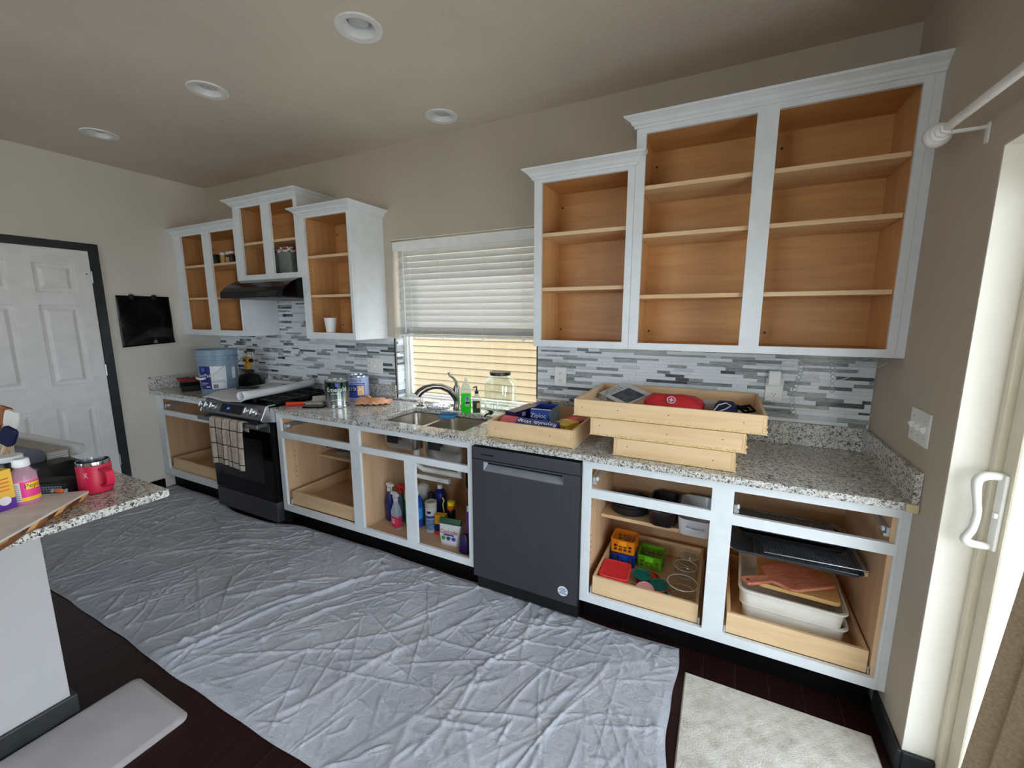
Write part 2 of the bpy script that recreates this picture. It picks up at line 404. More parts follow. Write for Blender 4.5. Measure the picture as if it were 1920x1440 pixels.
# raised rails around the six panels, then the panels themselves
ys = sorted([DB, DA-0.003] + [v for c in cols for v in c]); zs = sorted([0.008, DT] + [v for r in rows for v in r])
ops = [(c[1], c[0], r[0], r[1]) for c in cols for r in rows]
framemesh([DB, DA-0.003], [0.008, DT], ops, 0.008, 0.022, 'x').build('rail_frame', 'door_white', d1, bevel=0.006)
for c in cols:
    for r in rows:
        y0, y1 = c[1], c[0]; z0, z1 = r; i1, i2 = 0.022, 0.045
        b = B(); b.rings([[(0.008, y0+i1, z0+i1), (0.008, y1-i1, z0+i1), (0.008, y1-i1, z1-i1), (0.008, y0+i1, z1-i1)], [(0.019, y0+i2, z0+i2), (0.019, y1-i2, z0+i2), (0.019, y1-i2, z1-i2), (0.019, y0+i2, z1-i2)]])
        b.build('panel', 'door_white', d1)
for z in (1.864, 1.128, 0.367): B().lathe([(0.006, -0.045), (0.006, 0.045)], (0.026, DA-0.004, z), 10).build('hinge', 'zinc', d1)
B().lathe([(0.005, 0.0), (0.005, 0.003)], (0.022, -0.949, 1.886), 8, axis='x').build('hole_plug', 'pin_dark', d1)

# ---- sliding glass door on the right wall
d2 = root('door_2')
b = B(); b.box(5.245, 5.31, SLA-0.03, SLA-0.004, 0.0, SLT-0.004).box(5.245, 5.31, SLB, SLB+0.03, 0.0, SLT-0.004).box(5.245, 5.31, SLB+0.03, SLA-0.03, SLT-0.04, SLT-0.004).box(5.245, 5.31, SLB+0.03, SLA-0.03, 0.0, 0.03)
b.build('door_frame', 'vinyl_beige', d2, bevel=0.004)
def sash(y0, y1, x0, x1):
    framemesh([y0, y1], [0.03, SLT-0.04], [(y0+0.075, y1-0.062, 0.13, SLT-0.12)], x0, x1, 'x').build('door_sash', 'vinyl_beige', d2, bevel=0.006)
    box('pane', 'pane_glass', ((x0+x1)/2-0.002, (x0+x1)/2+0.002, y0+0.075, y1-0.062, 0.13, SLT-0.12), d2)
sash(-2.02, -0.83, 5.262, 5.284); sash(SLB+0.03, -1.96, 5.287, 5.308)
hd = B(); hd.tube(cr([(5.256, -0.858, 1.106), (5.222, -0.858, 1.104), (5.204, -0.858, 1.085), (5.210, -0.858, 1.03), (5.216, -0.858, 0.99), (5.212, -0.858, 0.94), (5.200, -0.858, 0.905), (5.215, -0.858, 0.893), (5.256, -0.858, 0.892)]), crr([0.011, 0.0125, 0.0125, 0.010, 0.0095, 0.010, 0.0115, 0.0115, 0.010]), 12)
hd = hd.build('pull_handle', 'white_plastic', d2, smooth=True)
B().box(5.252, 5.263, -0.878, -0.842, 0.885, 1.115).build('handle_plate', 'white_plastic', hd, bevel=0.004)
B().box(5.244, 5.253, -0.875, -0.862, 0.985, 1.0).build('latch', 'white_plastic', hd, bevel=0.002)

# ---- curtain rod and curtain
cr = thing('curtain_rod', 'white curtain rod with ridged ball finial above the sliding door', 'curtain rod')
B().tube([(5.07, -0.665, 2.118), (5.092, -1.3, 2.112), (5.092, -3.0, 2.105)], 0.0125, 14).build('rod', 'white_plastic', cr, smooth=True)
b = B(); b.lathe([(0.013, -0.02), (0.02, -0.015), (0.02, -0.008), (0.016, -0.004), (0.026, 0.0), (0.029, 0.006), (0.024, 0.01), (0.031, 0.014), (0.036, 0.026), (0.036, 0.036), (0.03, 0.048), (0.016, 0.056)], (5.07, -0.66, 2.118), 24, axis='y')
b.build('finial', 'white_plastic', cr, smooth=True)
b = B(); b.box(5.08, 5.158, -0.709, -0.697, 2.096, 2.104).box(5.156, 5.161, -0.711, -0.695, 2.055, 2.112); b.tube([(5.078, -0.703, 2.10), (5.058, -0.703, 2.106), (5.056, -0.703, 2.122)], 0.004, 6)
b.build('bracket', 'white_plastic', cr)
m = Mat('curtain_tan', (196, 174, 144), 0.85, spec=0.2); v = m.coords((60, 60, 60)); m.color(m.ramp(m.noise(v, 3, 4), [(0.3, (182, 158, 128)), (0.7, (208, 186, 156))])); m.bump(m.noise(v, 8, 2), 0.3, 0.002); M['curtain_tan'] = m.m
def curt(u, t):
    z = 2.085 - t*2.05
    y0 = -1.52 + (1.0-max(0, z)/2.085)*0.2; y = y0 - u*(0.30 + 0.08*t)
    return (5.075 - 0.03*t + (0.022+0.012*t)*math.sin(u*2*PI*5.2+0.6), y, z)
cu = B().grid(curt, 90, 24).build('curtain', 'curtain_tan', None, smooth=True, solid=0.003); tag(cu, 'tan woven curtain hanging at the sliding glass door', 'curtain')

# ---- wall plates
def plate(name, label, cat, loc, w_, h_, rz, slots, group=None):
    t = thing(name, label, cat, loc, rz, group)
    B().box(-w_/2, w_/2, -0.006, 0, -h_/2, h_/2).build('cover_plate', 'white_plastic', t, bevel=0.002)
    for kind, px, pz in slots:
        if kind == 'outlet':
            s = B().lathe([(0.017, -0.0085), (0.017, -0.005)], (px, 0, pz), 16, axis='y').build('socket', 'white_plastic', t)
            b = B(); b.box(px-0.007, px-0.005, -0.0092, -0.008, pz-0.002, pz+0.007).box(px+0.005, px+0.007, -0.0092, -0.008, pz-0.002, pz+0.007).box(px-0.002, px+0.002, -0.0092, -0.008, pz-0.010, pz-0.006); b.build('slot', 'black_matte', s)
        else:
            B().cbox((px, -0.010, pz), (0.010, 0.018, 0.022), Matrix.Rotation(0.45, 3, 'X')).build('toggle', 'white_plastic', t, bevel=0.001)
        if kind == 'toggle':
            for q in (-0.03, 0.03): B().lathe([(0.003, -0.0075), (0.003, -0.005)], (px, 0, pz+q), 8, axis='y').build('screw', 'zinc', t)
    return t
plate('wall_outlet', 'white duplex outlet on the tile right of the kitchen window', 'outlet', (3.61, -0.0085, 1.182), 0.078, 0.118, 0, [('outlet', 0, 0.02), ('outlet', 0, -0.02)])
po = plate('wall_outlet', 'white outlet on the tile with a plug-in adapter over its upper socket', 'outlet', (4.762, -0.0085, 1.188), 0.078, 0.118, 0, [('outlet', 0, -0.024)])
plate('switch_plate', 'white plate with an outlet and two toggles near paint cans', 'switch plate', (2.057, -0.0085, 1.172), 0.162, 0.118, 0, [('outlet', -0.055, 0.02), ('outlet', -0.055, -0.02), ('toggle', 0.0, 0), ('toggle', 0.05, 0)])
plate('wall_outlet', 'white outlet on the tile behind the paint bucket with a charger plugged in', 'outlet', (0.475, -0.0085, 1.16), 0.085, 0.125, 0, [('outlet', 0.0, -0.02)])
plate('switch_plate', 'white three-toggle switch plate on the right wall', 'switch plate', (XR, -0.563, 1.171), 0.162, 0.118, PI/2+PI, [('toggle', -0.05, 0), ('toggle', 0.0, 0), ('toggle', 0.05, 0)])

# ---- ceiling downlights
plain('lamp_glass', (198, 200, 204), 0.25, var=0.03); plain('trim_white', (230, 230, 228), 0.5, var=0.02)
dl0 = None
for k, (lx, ly, lab) in enumerate(((3.053, -1.013, 'over the dishwasher side of the drop cloth'), (1.95, -1.01, 'in front of the range hood'), (0.713, -1.013, 'nearest the white panel door'), (2.889, -0.202, 'above the kitchen window'))):
    label = 'round white recessed downlight %s, switched off' % lab
    if dl0 is None:
        dl0 = thing('recessed_light', label, 'ceiling light', (lx, ly, CEIL), 0, 'recessed ceiling lights')
        B().lathe([(0.068, -0.004), (0.095, -0.006), (0.098, -0.001), (0.098, 0.0), (0.07, 0.0)], (0, 0, 0), 36, False, False).build('trim_ring', 'trim_white', dl0, smooth=True)
        B().lathe([(0.069, -0.004), (0.062, 0.012), (0.055, 0.035), (0.052, 0.07), (0.0, 0.07)], (0, 0, 0), 36, False, True).build('baffle', 'trim_white', dl0, smooth=True)
        B().lathe([(0.0, 0.012), (0.022, 0.013), (0.040, 0.020), (0.047, 0.034), (0.03, 0.07)], (0, 0, 0), 28).build('bulb', 'lamp_glass', dl0, smooth=True)
    else: dup(dl0, (lx, ly, CEIL), label=label)

# ================================================================== cabinets
FU, FB_ = -0.32, -0.61
def frame(t, x0, x1, z0, z1, y, ops, th=0.019):
    return framemesh([x0, x1], [z0, z1], ops, y, y+th, 'y').build('face_frame', 'cab_white', t, bevel=0.0015)
def crown(t, path, z0, z1):
    H = z1-z0
    prof = [(0.0, z0), (0.010, z0), (0.012, z0+0.2*H), (0.020, z0+0.3*H), (0.026, z0+0.55*H), (0.046, z0+0.8*H), (0.050, z0+0.83*H), (0.056, z1), (0.0, z1)]
    b = B(); b.rings([[(px+sx*d, py+sy*d, z) for d, z in prof] for px, py, sx, sy in path]); return b.build('crown_moulding', 'cab_white', t)
def holes(t, pts, axis, r=0.0035):
    b = B()
    for p in pts: b.lathe([(r, -0.0006), (r, 0.0006)], p, 6, axis=axis)
    o = b.build('pin_hole', 'pin_dark', t); o['kind'] = 'stuff'; return o
def carcass(t, x0, x1, z0, z1, yf, yb, bottom=True, top=True, div=None, sides=('maple_v', 'maple_v'), th=0.016, flat='maple'):
    box('side_panel', sides[0], (x0, x0+th, yf, yb, z0, z1), t); box('side_panel', sides[1], (x1-th, x1, yf, yb, z0, z1), t)
    box('back_panel', flat, (x0+th, x1-th, yb-0.008, yb, z0, z1), t)
    if top: box('top_panel', flat, (x0+th, x1-th, yf, yb-0.008, z1-th, z1), t)
    if bottom: box('bottom_panel', flat, (x0+th, x1-th, yf, yb-0.008, z0, z0+th), t)
    if div: box('divider_panel', sides[0], (div-0.009, div+0.009, yf, yb-0.008, z0+th, z1-th), t)
def shelf(t, x0, x1, y0, y1, ztop, name='shelf', mat='maple_pale'):
    return B().box(x0, x1, y0, y1, ztop-0.019, ztop).build(name, mat, t, bevel=0.001)
def upper(label, x0, x1, z0, z1, ops, shelves, crn, ends=(), div=None, cz=None, blo=None):
    t = thing('wall_cabinet', label, 'cabinet')
    frame(t, x0, x1, z0, z1, FU, ops)
    fl_ = min(o[2] for o in ops)                      # floor of the box sits just under the openings
    carcass(t, x0+0.012, x1-0.012, fl_-0.022, z1-0.01, FU+0.019, -0.004)
    for zs_ in shelves: shelf(t, x0+0.03, x1-0.03, FU+0.024, -0.016, zs_)
    crown(t, crn, cz[0], cz[1])
    for xe in ends: box('end_panel', 'cab_white', ((xe, xe+0.011) if xe < (x0+x1)/2 else (xe-0.011, xe)) + (FU+0.0192, 0.0, z0, z1), t)
    if blo: box('light_rail', 'cab_white', (x0+0.012, x1-0.012, FU+0.0192, -0.001, z0+0.002, z0+0.008), t)
    pts = []
    for xs, s in ((x0+0.0285, 1), (x1-0.0285, -1)):
        for ys_ in (-0.26, -0.06):
            z = fl_+0.10
            while z < z1-0.12: pts.append((xs, ys_, z)); z += 0.032
    if x0 < 3: holes(t, pts, 'x', 0.003)
    for px, pz in [(x0+0.05, fl_+0.05), (x0+0.05, z1-0.10)] + ([((x0+x1)/2+0.09, fl_+0.05), ((x0+x1)/2+0.09, z1-0.10)] if x1-x0 > 0.7 else []): B().lathe([(0.006, -0.014), (0.006, -0.0118)], (px, 0, pz), 10, axis='y').build('screw', 'dark_metal', t)
    return t
UB = 1.392
L1 = upper('left corner wall cabinet with two openings, spice bottles on its upper shelf', 0.003, 0.918, UB, 2.29, [(0.119, 0.453, 1.44, 2.254), (0.56, 0.903, 1.44, 2.254)], (2.005, 1.724),
      [(0.003, FU, 0, -1), (0.918, FU, 1, -1), (0.918, FU, 1, 0)], cz=(2.272, 2.318), ends=(0.918,), blo=1)
MC = upper('short raised wall cabinet mounted above the black range hood', 0.919, 1.684, 1.844, 2.44, [(1.003, 1.27, 1.885, 2.40), (1.373, 1.643, 1.885, 2.40)], (2.14,),
      [(0.919, 0.0, -1, 0), (0.919, FU, -1, -1), (1.684, FU, 1, -1), (1.684, 0.0, 1, 0)], cz=(2.418, 2.465), ends=(0.919, 1.684), blo=1)
L3 = upper('narrow wall cabinet between range hood and window, foam cup on its floor', 1.685, 2.195, UB, 2.29, [(1.743, 2.167, 1.44, 2.254)], (1.995, 1.715),
      [(1.685, FU, -1, 0), (1.685, FU, -1, -1), (2.195, FU, 1, -1), (2.195, 0.0, 1, 0)], cz=(2.272, 2.322), ends=(2.195,), blo=1)
R1 = upper('narrow wall cabinet right of the window with empty open shelves', 3.557, 4.081, UB, 2.29, [(3.60, 4.047, 1.428, 2.251)], (2.0, 1.713),
      [(3.557, 0.0, -1, 0), (3.557, FU, -1, -1), (4.081, FU, 1, -1), (4.081, FU, 1, 0)], cz=(2.268, 2.318), ends=(3.557,), blo=1)
R2 = upper('tall double wall cabinet against the right wall with empty open shelves', 4.082, 5.132, UB, 2.44, [(4.126, 4.576, 1.426, 2.40), (4.656, 5.103, 1.426, 2.40)], (2.175, 1.953, 1.663),
      [(4.082, 0.0, -1, 0), (4.082, FU, -1, -1), (5.16, FU, 0, -1)], cz=(2.422, 2.470), ends=(4.082,), blo=1)
box('filler_strip', 'cab_white', (5.1325, 5.1605, FU+0.002, FU+0.02, UB, 2.44), R2)

# ---- base cabinets
def slide(t, x, s, z, y0=-0.588, L=0.45):
    b = B(); b.box(min(x, x+s*0.012), max(x, x+s*0.012), y0, y0+L, z-0.012, z+0.014); b.box(min(x, x+s*0.02), max(x, x+s*0.02), y0, y0+0.05, z-0.022, z-0.010)
    o = b.build('drawer_slide', 'zinc', t, bevel=0.002)
    B().lathe([(0.010, -0.004), (0.010, 0.004)], (x+s*0.018, y0+0.022, z), 14, axis='x').build('roller', 'white_plastic', o); return o
def tray(t, x0, x1, zb, h, y0=-0.585, y1=-0.06, mats=('maple_pale', 'maple_pale_y')):
    p = B().box(x0, x1, y0, y0+0.014, zb, zb+h).build('pullout_tray', mats[0], t, bevel=0.0012)
    box('tray_side', mats[1], (x0, x0+0.014, y0+0.0142, y1-0.0142, zb, zb+h), p, 0.001); box('tray_side', mats[1], (x1-0.014, x1, y0+0.0142, y1-0.0142, zb, zb+h), p, 0.001)
    box('tray_back', mats[0], (x0, x1, y1-0.014, y1, zb, zb+h), p, 0.001)
    box('tray_bottom', 'maple_base', (x0+0.0142, x1-0.0142, y0+0.0142, y1-0.0142, zb+0.008, zb+0.014), p)
    for xa, s in ((x0-0.010, 1), (x1+0.010, -1)): box('tray_slide', 'zinc', (min(xa, xa+s*0.009), max(xa, xa+s*0.009), y0-0.006, y1, zb-0.008, zb+0.034), p, 0.001)
    return p
def base(label, x0, x1, ops, div=None, top=False, toe=True):
    t = thing('base_cabinet', label, 'cabinet')
    frame(t, x0, x1, 0.134, 0.8835, FB_, ops)
    carcass(t, x0+0.006, x1-0.006, 0.134, 0.8835, FB_+0.019, -0.003, top=False, div=div, sides=('maple_base_lit_v', 'maple_base_lit_v'), flat='maple_base')
    if toe: box('toe_kick', 'toe_black', (x0, x1, -0.54, -0.525, 0.0, 0.133), t)
    return t
B1 = base('base cabinet in the left corner beside the range, one pull-out tray', 0.003, 0.899, [(0.095, 0.855, 0.742, 0.845), (0.095, 0.855, 0.195, 0.697)])
tray(B1, 0.115, 0.84, 0.192, 0.10); slide(B1, 0.10, 1, 0.775)
B2 = base('base cabinet between the range and the sink, empty pull-out tray', 1.667, 2.4315, [(1.714, 2.391, 0.742, 0.842), (1.714, 2.391, 0.183, 0.695)])
tray(B2, 1.737, 2.368, 0.185, 0.10); slide(B2, 1.716, 1, 0.775)
B3 = base('sink base cabinet with cleaning supplies behind two openings', 2.4325, 3.334, [(2.476, 3.292, 0.738, 0.842), (2.476, 2.838, 0.178, 0.697), (2.92, 3.293, 0.178, 0.697)])
B4 = base('wide base cabinet right of the dishwasher with food containers and bakeware', 3.948, 5.135, [(3.992, 4.516, 0.738, 0.840), (4.60, 5.126, 0.738, 0.840), (3.992, 4.516, 0.178, 0.692), (4.60, 5.126, 0.178, 0.692)], div=4.558)
box('filler_strip', 'cab_white', (5.1355, 5.1605, FB_+0.003, FB_+0.02, 0.134, 0.8835), B4)
tray(B4, 4.008, 4.497, 0.176, 0.094); tray(B4, 4.612, 5.106, 0.176, 0.096)
slide(B4, 3.995, 1, 0.775); slide(B4, 5.115, -1, 0.775); slide(B4, 4.603, 1, 0.76)
shelf(B2, 1.70, 2.40, -0.30, -0.012, 0.478)
sh4 = shelf(B4, 3.972, 4.546, -0.31, -0.012, 0.476); shelf(B4, 4.57, 5.11, -0.45, -0.012, 0.527)
holes(B4, [(3.9705+0.0, y_, z_) for y_ in (-0.5, -0.1) for z_ in (0.34, 0.372, 0.404, 0.436, 0.60, 0.632)], 'x', 0.004)
holes(B4, [(xx, -0.0116, zz) for xx in (4.03, 4.075) for zz in (0.43, 0.40)] + [(4.03, -0.0116, z) for z in (0.63, 0.67, 0.75, 0.80)] + [(4.50, -0.0116, z) for z in (0.67, 0.75, 0.80)] + [(5.0, -0.0116, z) for z in (0.67, 0.72, 0.80)] + [(4.60, -0.0116, 0.78)], 'y', 0.004)
holes(B2, [(1.6895, y_, z_) for y_ in (-0.5, -0.12) for z_ in (0.36, 0.4, 0.44, 0.52, 0.56)], 'x', 0.004)

# ---- countertops
SK = (2.572, 3.228, -0.545, -0.165)                   # sink cut-out
FRONT = -0.648
ct = thing('granite_countertop', 'speckled granite countertop around the sink and along the right wall', 'countertop')
def slab(t, x0, x1, y0, y1, hole_=None):
    ops_ = [hole_] if hole_ else []
    b = framemesh([x0, x1], [y0, y1], ops_, 0.884, 0.914, 'y')
    for v_ in b.bm.verts: v_.co = Vector((v_.co.x, v_.co.z, v_.co.y))
    return b
b = slab(ct, 1.667, XR-0.001, FRONT, -0.0005, SK); b.build('slab', 'granite', ct, bevel=0.004)
box('splash', 'granite', (1.667, WL-0.004, -0.020, -0.0005, 0.9145, 1.028), ct, 0.002)
box('splash', 'granite', (WR_+0.004, XR-0.001, -0.020, -0.0005, 0.9145, 1.028), ct, 0.002)
box('splash', 'granite', (XR-0.021, XR-0.001, FRONT-0.004, -0.0205, 0.9145, 1.028), ct, 0.002)
c2 = thing('granite_countertop', 'speckled granite countertop left of the range under the paint bucket', 'countertop')
slab(c2, 0.001, 0.902, FRONT, -0.0005).build('slab', 'granite', c2, bevel=0.004)
box('splash', 'granite', (0.021, 0.902, -0.020, -0.0005, 0.9145, 1.028), c2, 0.002); box('splash', 'granite', (0.001, 0.020, FRONT, -0.0005, 0.9145, 1.028), c2, 0.002)
cp = B().box(5.125, 5.158, FRONT-0.0095, FRONT-0.0005, 0.884, 0.914).build('masking_tape', plain('tape', (214, 200, 160), 0.6).m, None); tag(cp, 'scrap of beige tape on the right end of the granite edge', 'tape')

# ---- sink
sk = thing('kitchen_sink', 'stainless double-bowl undermount sink', 'sink')
def bowl(x0, x1, y0, y1, d):
    cx, cy, hx, hy = (x0+x1)/2, (y0+y1)/2, (x1-x0)/2, (y1-y0)/2
    b = B(); b.rloft([(hx+0.014, hy+0.014, 0.05, 0.882), (hx, hy, 0.05, 0.882), (hx-0.008, hy-0.008, 0.05, 0.882-d+0.04), (hx-0.02, hy-0.02, 0.05, 0.882-d+0.01), (hx-0.05, hy-0.05, 0.04, 0.882-d), (0.02, 0.02, 0.015, 0.882-d-0.002)], 6, False, True, (cx, cy))
    o = b.build('bowl', 'steel', sk, smooth=True, solid=0.002)
    B().lathe([(0.0, 0.0), (0.038, 0.0), (0.042, 0.003), (0.036, 0.004), (0.0, 0.002)], (cx, cy, 0.882-d), 20).build('drain', 'chrome', o, smooth=True); return o
bowl(2.586, 2.868, -0.537, -0.175, 0.16); bowl(2.892, 3.216, -0.537, -0.175, 0.19)
b = B(); b.box(2.560, 3.242, -0.568, -0.556, 0.830, 0.852); b.build('sink_rail', plain('rail_olive', (120, 116, 92), 0.6).m, sk)
for a in (2.66, 2.98): box('sound_pad', 'black_matte', (a, a+0.085, -0.5565, -0.5505, 0.775, 0.825), sk)
B().tube([(2.73, -0.36, 0.72), (2.73, -0.36, 0.58), (2.76, -0.33, 0.54), (3.05, -0.30, 0.53), (3.05, -0.33, 0.58), (3.05, -0.36, 0.69)], 0.02, 12).build('drain_pipe', 'white_plastic', sk, smooth=True)
wt = B().box(2.70, 2.96, -0.33, -0.305, 0.465, 0.495).build('drain_tray', 'white_plastic', None, bevel=0.003); tag(wt, 'white plastic bracket strip hanging under the sink bowls', 'bracket')
b = B(); b.lathe([(0.05, 0), (0.056, 0.02), (0.056, 0.16), (0.045, 0.2), (0.03, 0.21)], (3.05, -0.16, 0.40), 24)
gd = b.build('garbage_disposal', 'black_satin', None, smooth=True); tag(gd, 'black garbage disposal unit hanging under the right sink bowl', 'disposal')

# ================================================================== backsplash tiles
unit = {}
for k in ('tile_white', 'tile_mist', 'tile_slate', 'tile_smoke', 'tile_ink'):
    o = B().box(-0.5, 0.5, -0.5, 0.5, -0.5, 0.5).build('tile', k); unit[k] = o.data; bpy.data.objects.remove(o)
def tile_rows(x0, x1, z0, z1, rnd):
    out = []; z = z0; hs = (0.0115, 0.0175, 0.023)
    prev = 0
    while z < z1-0.006:
        h = hs[rnd.choice((0, 1, 1, 2))]
        if z+h > z1-0.005: h = z1-z
        x = x0 - rnd.random()*0.1; run = 0
        while x < x1:
            L = rnd.choice((0.07, 0.10, 0.13, 0.16, 0.19, 0.22))
            a, c = max(x, x0), min(x+L, x1)
            dark = (rnd.random() < 0.42) if run < 2 else False
            run = run+1 if dark else 0
            mat = rnd.choice(('tile_slate', 'tile_slate', 'tile_smoke', 'tile_smoke', 'tile_ink')) if dark else rnd.choice(('tile_white',)*4 + ('tile_mist',))
            if c-a > 0.008: out.append((a+0.0006, c-0.0006, z+0.0006, z+h-0.0006, mat))
            x += L
        z += h
    return out
def lay(t, tiles, limit, plane='y', off=0.0):
    for k, (a, c, z0, z1, mat) in enumerate(tiles[:limit]):
        o = bpy.data.objects.new('tile', unit[mat]); COL.objects.link(o); o.parent = t
        if plane == 'y': o.location = ((a+c)/2, -0.0045, (z0+z1)/2); o.scale = (c-a, 0.006, z1-z0)
        else: o.location = (off+0.003, (a+c)/2, (z0+z1)/2); o.scale = (0.006, c-a, z1-z0)
    rest = {}
    for q in tiles[limit:]: rest.setdefault(q[4], []).append(q)
    for mat, qs in rest.items():
        b = B()
        for a, c, z0, z1, _ in qs: b.box(a, c, -0.0075, -0.0015, z0, z1)
        o = b.build('tile', mat, t); o['kind'] = 'stuff'
rt = random.Random(21)
bs1 = thing('tile_backsplash', 'strip mosaic tile backsplash right of the kitchen window', 'backsplash')
box('grout_bed', 'grout', (WR_+0.006, XR-0.001, -0.0035, -0.0002, 1.028, UB+0.01), bs1)
tl = tile_rows(WR_+0.008, XR-0.004, 1.0285, UB-0.001, rt); rt2 = random.Random(3)
tl.sort(key=lambda q: -(q[1]-q[0])*(q[3]-q[2])); lay(bs1, tl, 296)
box('edge_trim', 'tile_edge', (WR_, WR_+0.0058, -0.009, -0.0002, 0.9305, UB+0.0), bs1)
bs2 = thing('tile_backsplash', 'strip mosaic tile backsplash between the left corner and window', 'backsplash')
b = B(); b.box(0.002, WL-0.001, -0.0035, -0.0002, 1.028, UB+0.01).box(0.925, 1.68, -0.0035, -0.0002, UB+0.01, 1.842).box(0.905, 1.665, -0.0035, -0.0002, 0.90, 1.028)
b.build('grout_bed', 'grout', bs2)
tl = tile_rows(0.004, WL-0.008, 1.0285, UB-0.001, rt) + tile_rows(0.93, 1.68, UB, 1.84, rt) + tile_rows(0.907, 1.663, 0.92, 1.028, rt)
tl.sort(key=lambda q: -q[1]); lay(bs2, tl, 296)
box('edge_trim', 'tile_edge', (WL-0.0075, WL-0.0005, -0.009, -0.0002, 0.9305, UB), bs2)
bs3 = thing('tile_backsplash', 'narrow strip of mosaic tile lining the left side of the window recess', 'backsplash')
box('grout_bed', 'grout', (WL+0.0002, WL+0.003, 0.001, 0.084, 0.9305, UB), bs3)
lay(bs3, tile_rows(0.002, 0.083, 0.931, UB-0.002, rt), 296, 'x', WL+0.0025)
# ================================================================== range
rg = thing('gas_range', 'black stainless slide-in gas range with front knobs', 'range', (1.2835, 0, 0))
hw = 0.378
box('body', 'black_satin', (-hw+0.004, hw-0.004, -0.60, -0.03, 0.03, 0.902), rg)
box('cooktop', 'black_gloss', (-hw-0.002, hw+0.002, -0.655, -0.022, 0.9145, 0.928), rg, 0.004)
od = box('oven_door', 'black_gloss', (-hw+0.004, hw-0.004, -0.655, -0.602, 0.205, 0.80), rg, 0.004)
box('door_window', 'black_satin', (-0.26, 0.26, -0.6565, -0.6552, 0.33, 0.66), od)
box('door_band', 'steel_dark', (-hw+0.004, hw-0.004, -0.659, -0.6555, 0.735, 0.80), od)
hb = B(); hb.box(-hw+0.012, hw-0.012, -0.745, -0.722, 0.776, 0.806); hb = hb.build('door_handle', 'steel_dark', od, bevel=0.006)
for s in (-1, 1): box('handle_post', 'steel_dark', (s*(hw-0.05)-0.014, s*(hw-0.05)+0.014, -0.724, -0.655, 0.776, 0.804), hb, 0.003)
box('storage_drawer', 'slate_steel', (-hw+0.004, hw-0.004, -0.655, -0.602, 0.045, 0.198), rg, 0.004)
box('kick_base', 'black_matte', (-hw+0.03, hw-0.03, -0.56, -0.05, 0.0, 0.03), rg)
cpn = B(); cpn.prism([(-0.602, 0.815), (-0.705, 0.825), (-0.712, 0.838), (-0.668, 0.922), (-0.656, 0.9285), (-0.602, 0.9135)], -hw+0.012, hw-0.012, 'yz'); cpn = cpn.build('control_panel', 'steel_dark', rg, bevel=0.003)
for s in (-1, 1):
    b = B(); b.prism([(-0.602, 0.800), (-0.708, 0.822), (-0.716, 0.838), (-0.672, 0.926), (-0.656, 0.933), (-0.602, 0.933)], min(s*(hw-0.0118), s*hw), max(s*(hw-0.0118), s*hw), 'yz'); b.build('end_cap', 'silver', cpn, bevel=0.002)
nrm = Vector((0, -0.886, 0.464)); tng = Vector((0, 0.464, 0.886)); ctr = Vector((0, -0.690, 0.880))
ROTP = Matrix((Vector((1, 0, 0)), tng, nrm)).transposed()      # local x, up the panel, out of the panel
b = B(); b.cbox(ctr + nrm*0.001, (0.26, 0.066, 0.003), ROTP); dsp = b.build('display', 'black_gloss', cpn)
plain('clock_blue', (30, 60, 220), 0.4, emit=((60, 110, 255), 1.6)); 
tx = B().tube([(-0.016, -0.007, 0), (-0.010, 0.006, 0), (-0.004, 0.006, 0), (-0.002, -0.007, 0), (0.004, 0.007, 0), (0.012, 0.006, 0), (0.008, -0.004, 0)], 0.0018, 5).build('clock_digits', 'clock_blue', dsp); tx.matrix_local = Matrix.Translation(Vector((-0.035, 0, 0)) + ctr + nrm*0.0032) @ ROTP.to_4x4()
box('panel_trim', 'silver', (-0.004, 0.004, -0.0005, 0.002, -0.03, 0.03), dsp, loc=tuple(Vector((-0.145, 0, 0))+ctr+nrm*0.002), rot=(-1.088+PI/2, 0, 0))
for kx in (-0.345, -0.275, -0.205, 0.215, 0.285):
    kb = B(); kb.lathe([(0.028, 0.0), (0.028, 0.008), (0.022, 0.012), (0.0215, 0.034), (0.018, 0.038)], (0, 0, 0), 8 if False else 20)
    kb = kb.build('knob', 'silver', cpn, smooth=True); kb.matrix_local = Matrix.Translation(Vector((kx, 0, 0)) + ctr + nrm*0.001) @ ROTP.to_4x4()
    B().box(-0.005, 0.005, -0.021, 0.021, 0.036, 0.044).build('knob_grip', 'silver', kb, bevel=0.002)
for gx in (-0.25, 0.0, 0.25):
    b = B()
    for q in (-0.115, -0.04, 0.04, 0.115): b.box(gx+q-0.006, gx+q+0.006, -0.60, -0.08, 0.944, 0.958)
    for q in (-0.59, -0.46, -0.34, -0.22, -0.10): b.box(gx-0.115, gx+0.115, q-0.006, q+0.006, 0.945, 0.957)
    for q in (-0.112, 0.112):
        for y_ in (-0.59, -0.10): b.box(gx+q-0.008, gx+q+0.008, y_-0.008, y_+0.008, 0.928, 0.946)
    b.build('grate', 'black_satin', rg, bevel=0.003)
    for y_ in (-0.46, -0.2): B().lathe([(0.05, 0.928), (0.05, 0.936), (0.035, 0.938), (0.034, 0.943), (0.0, 0.943)], (gx, y_, 0), 20).build('burner', 'dark_metal', rg)

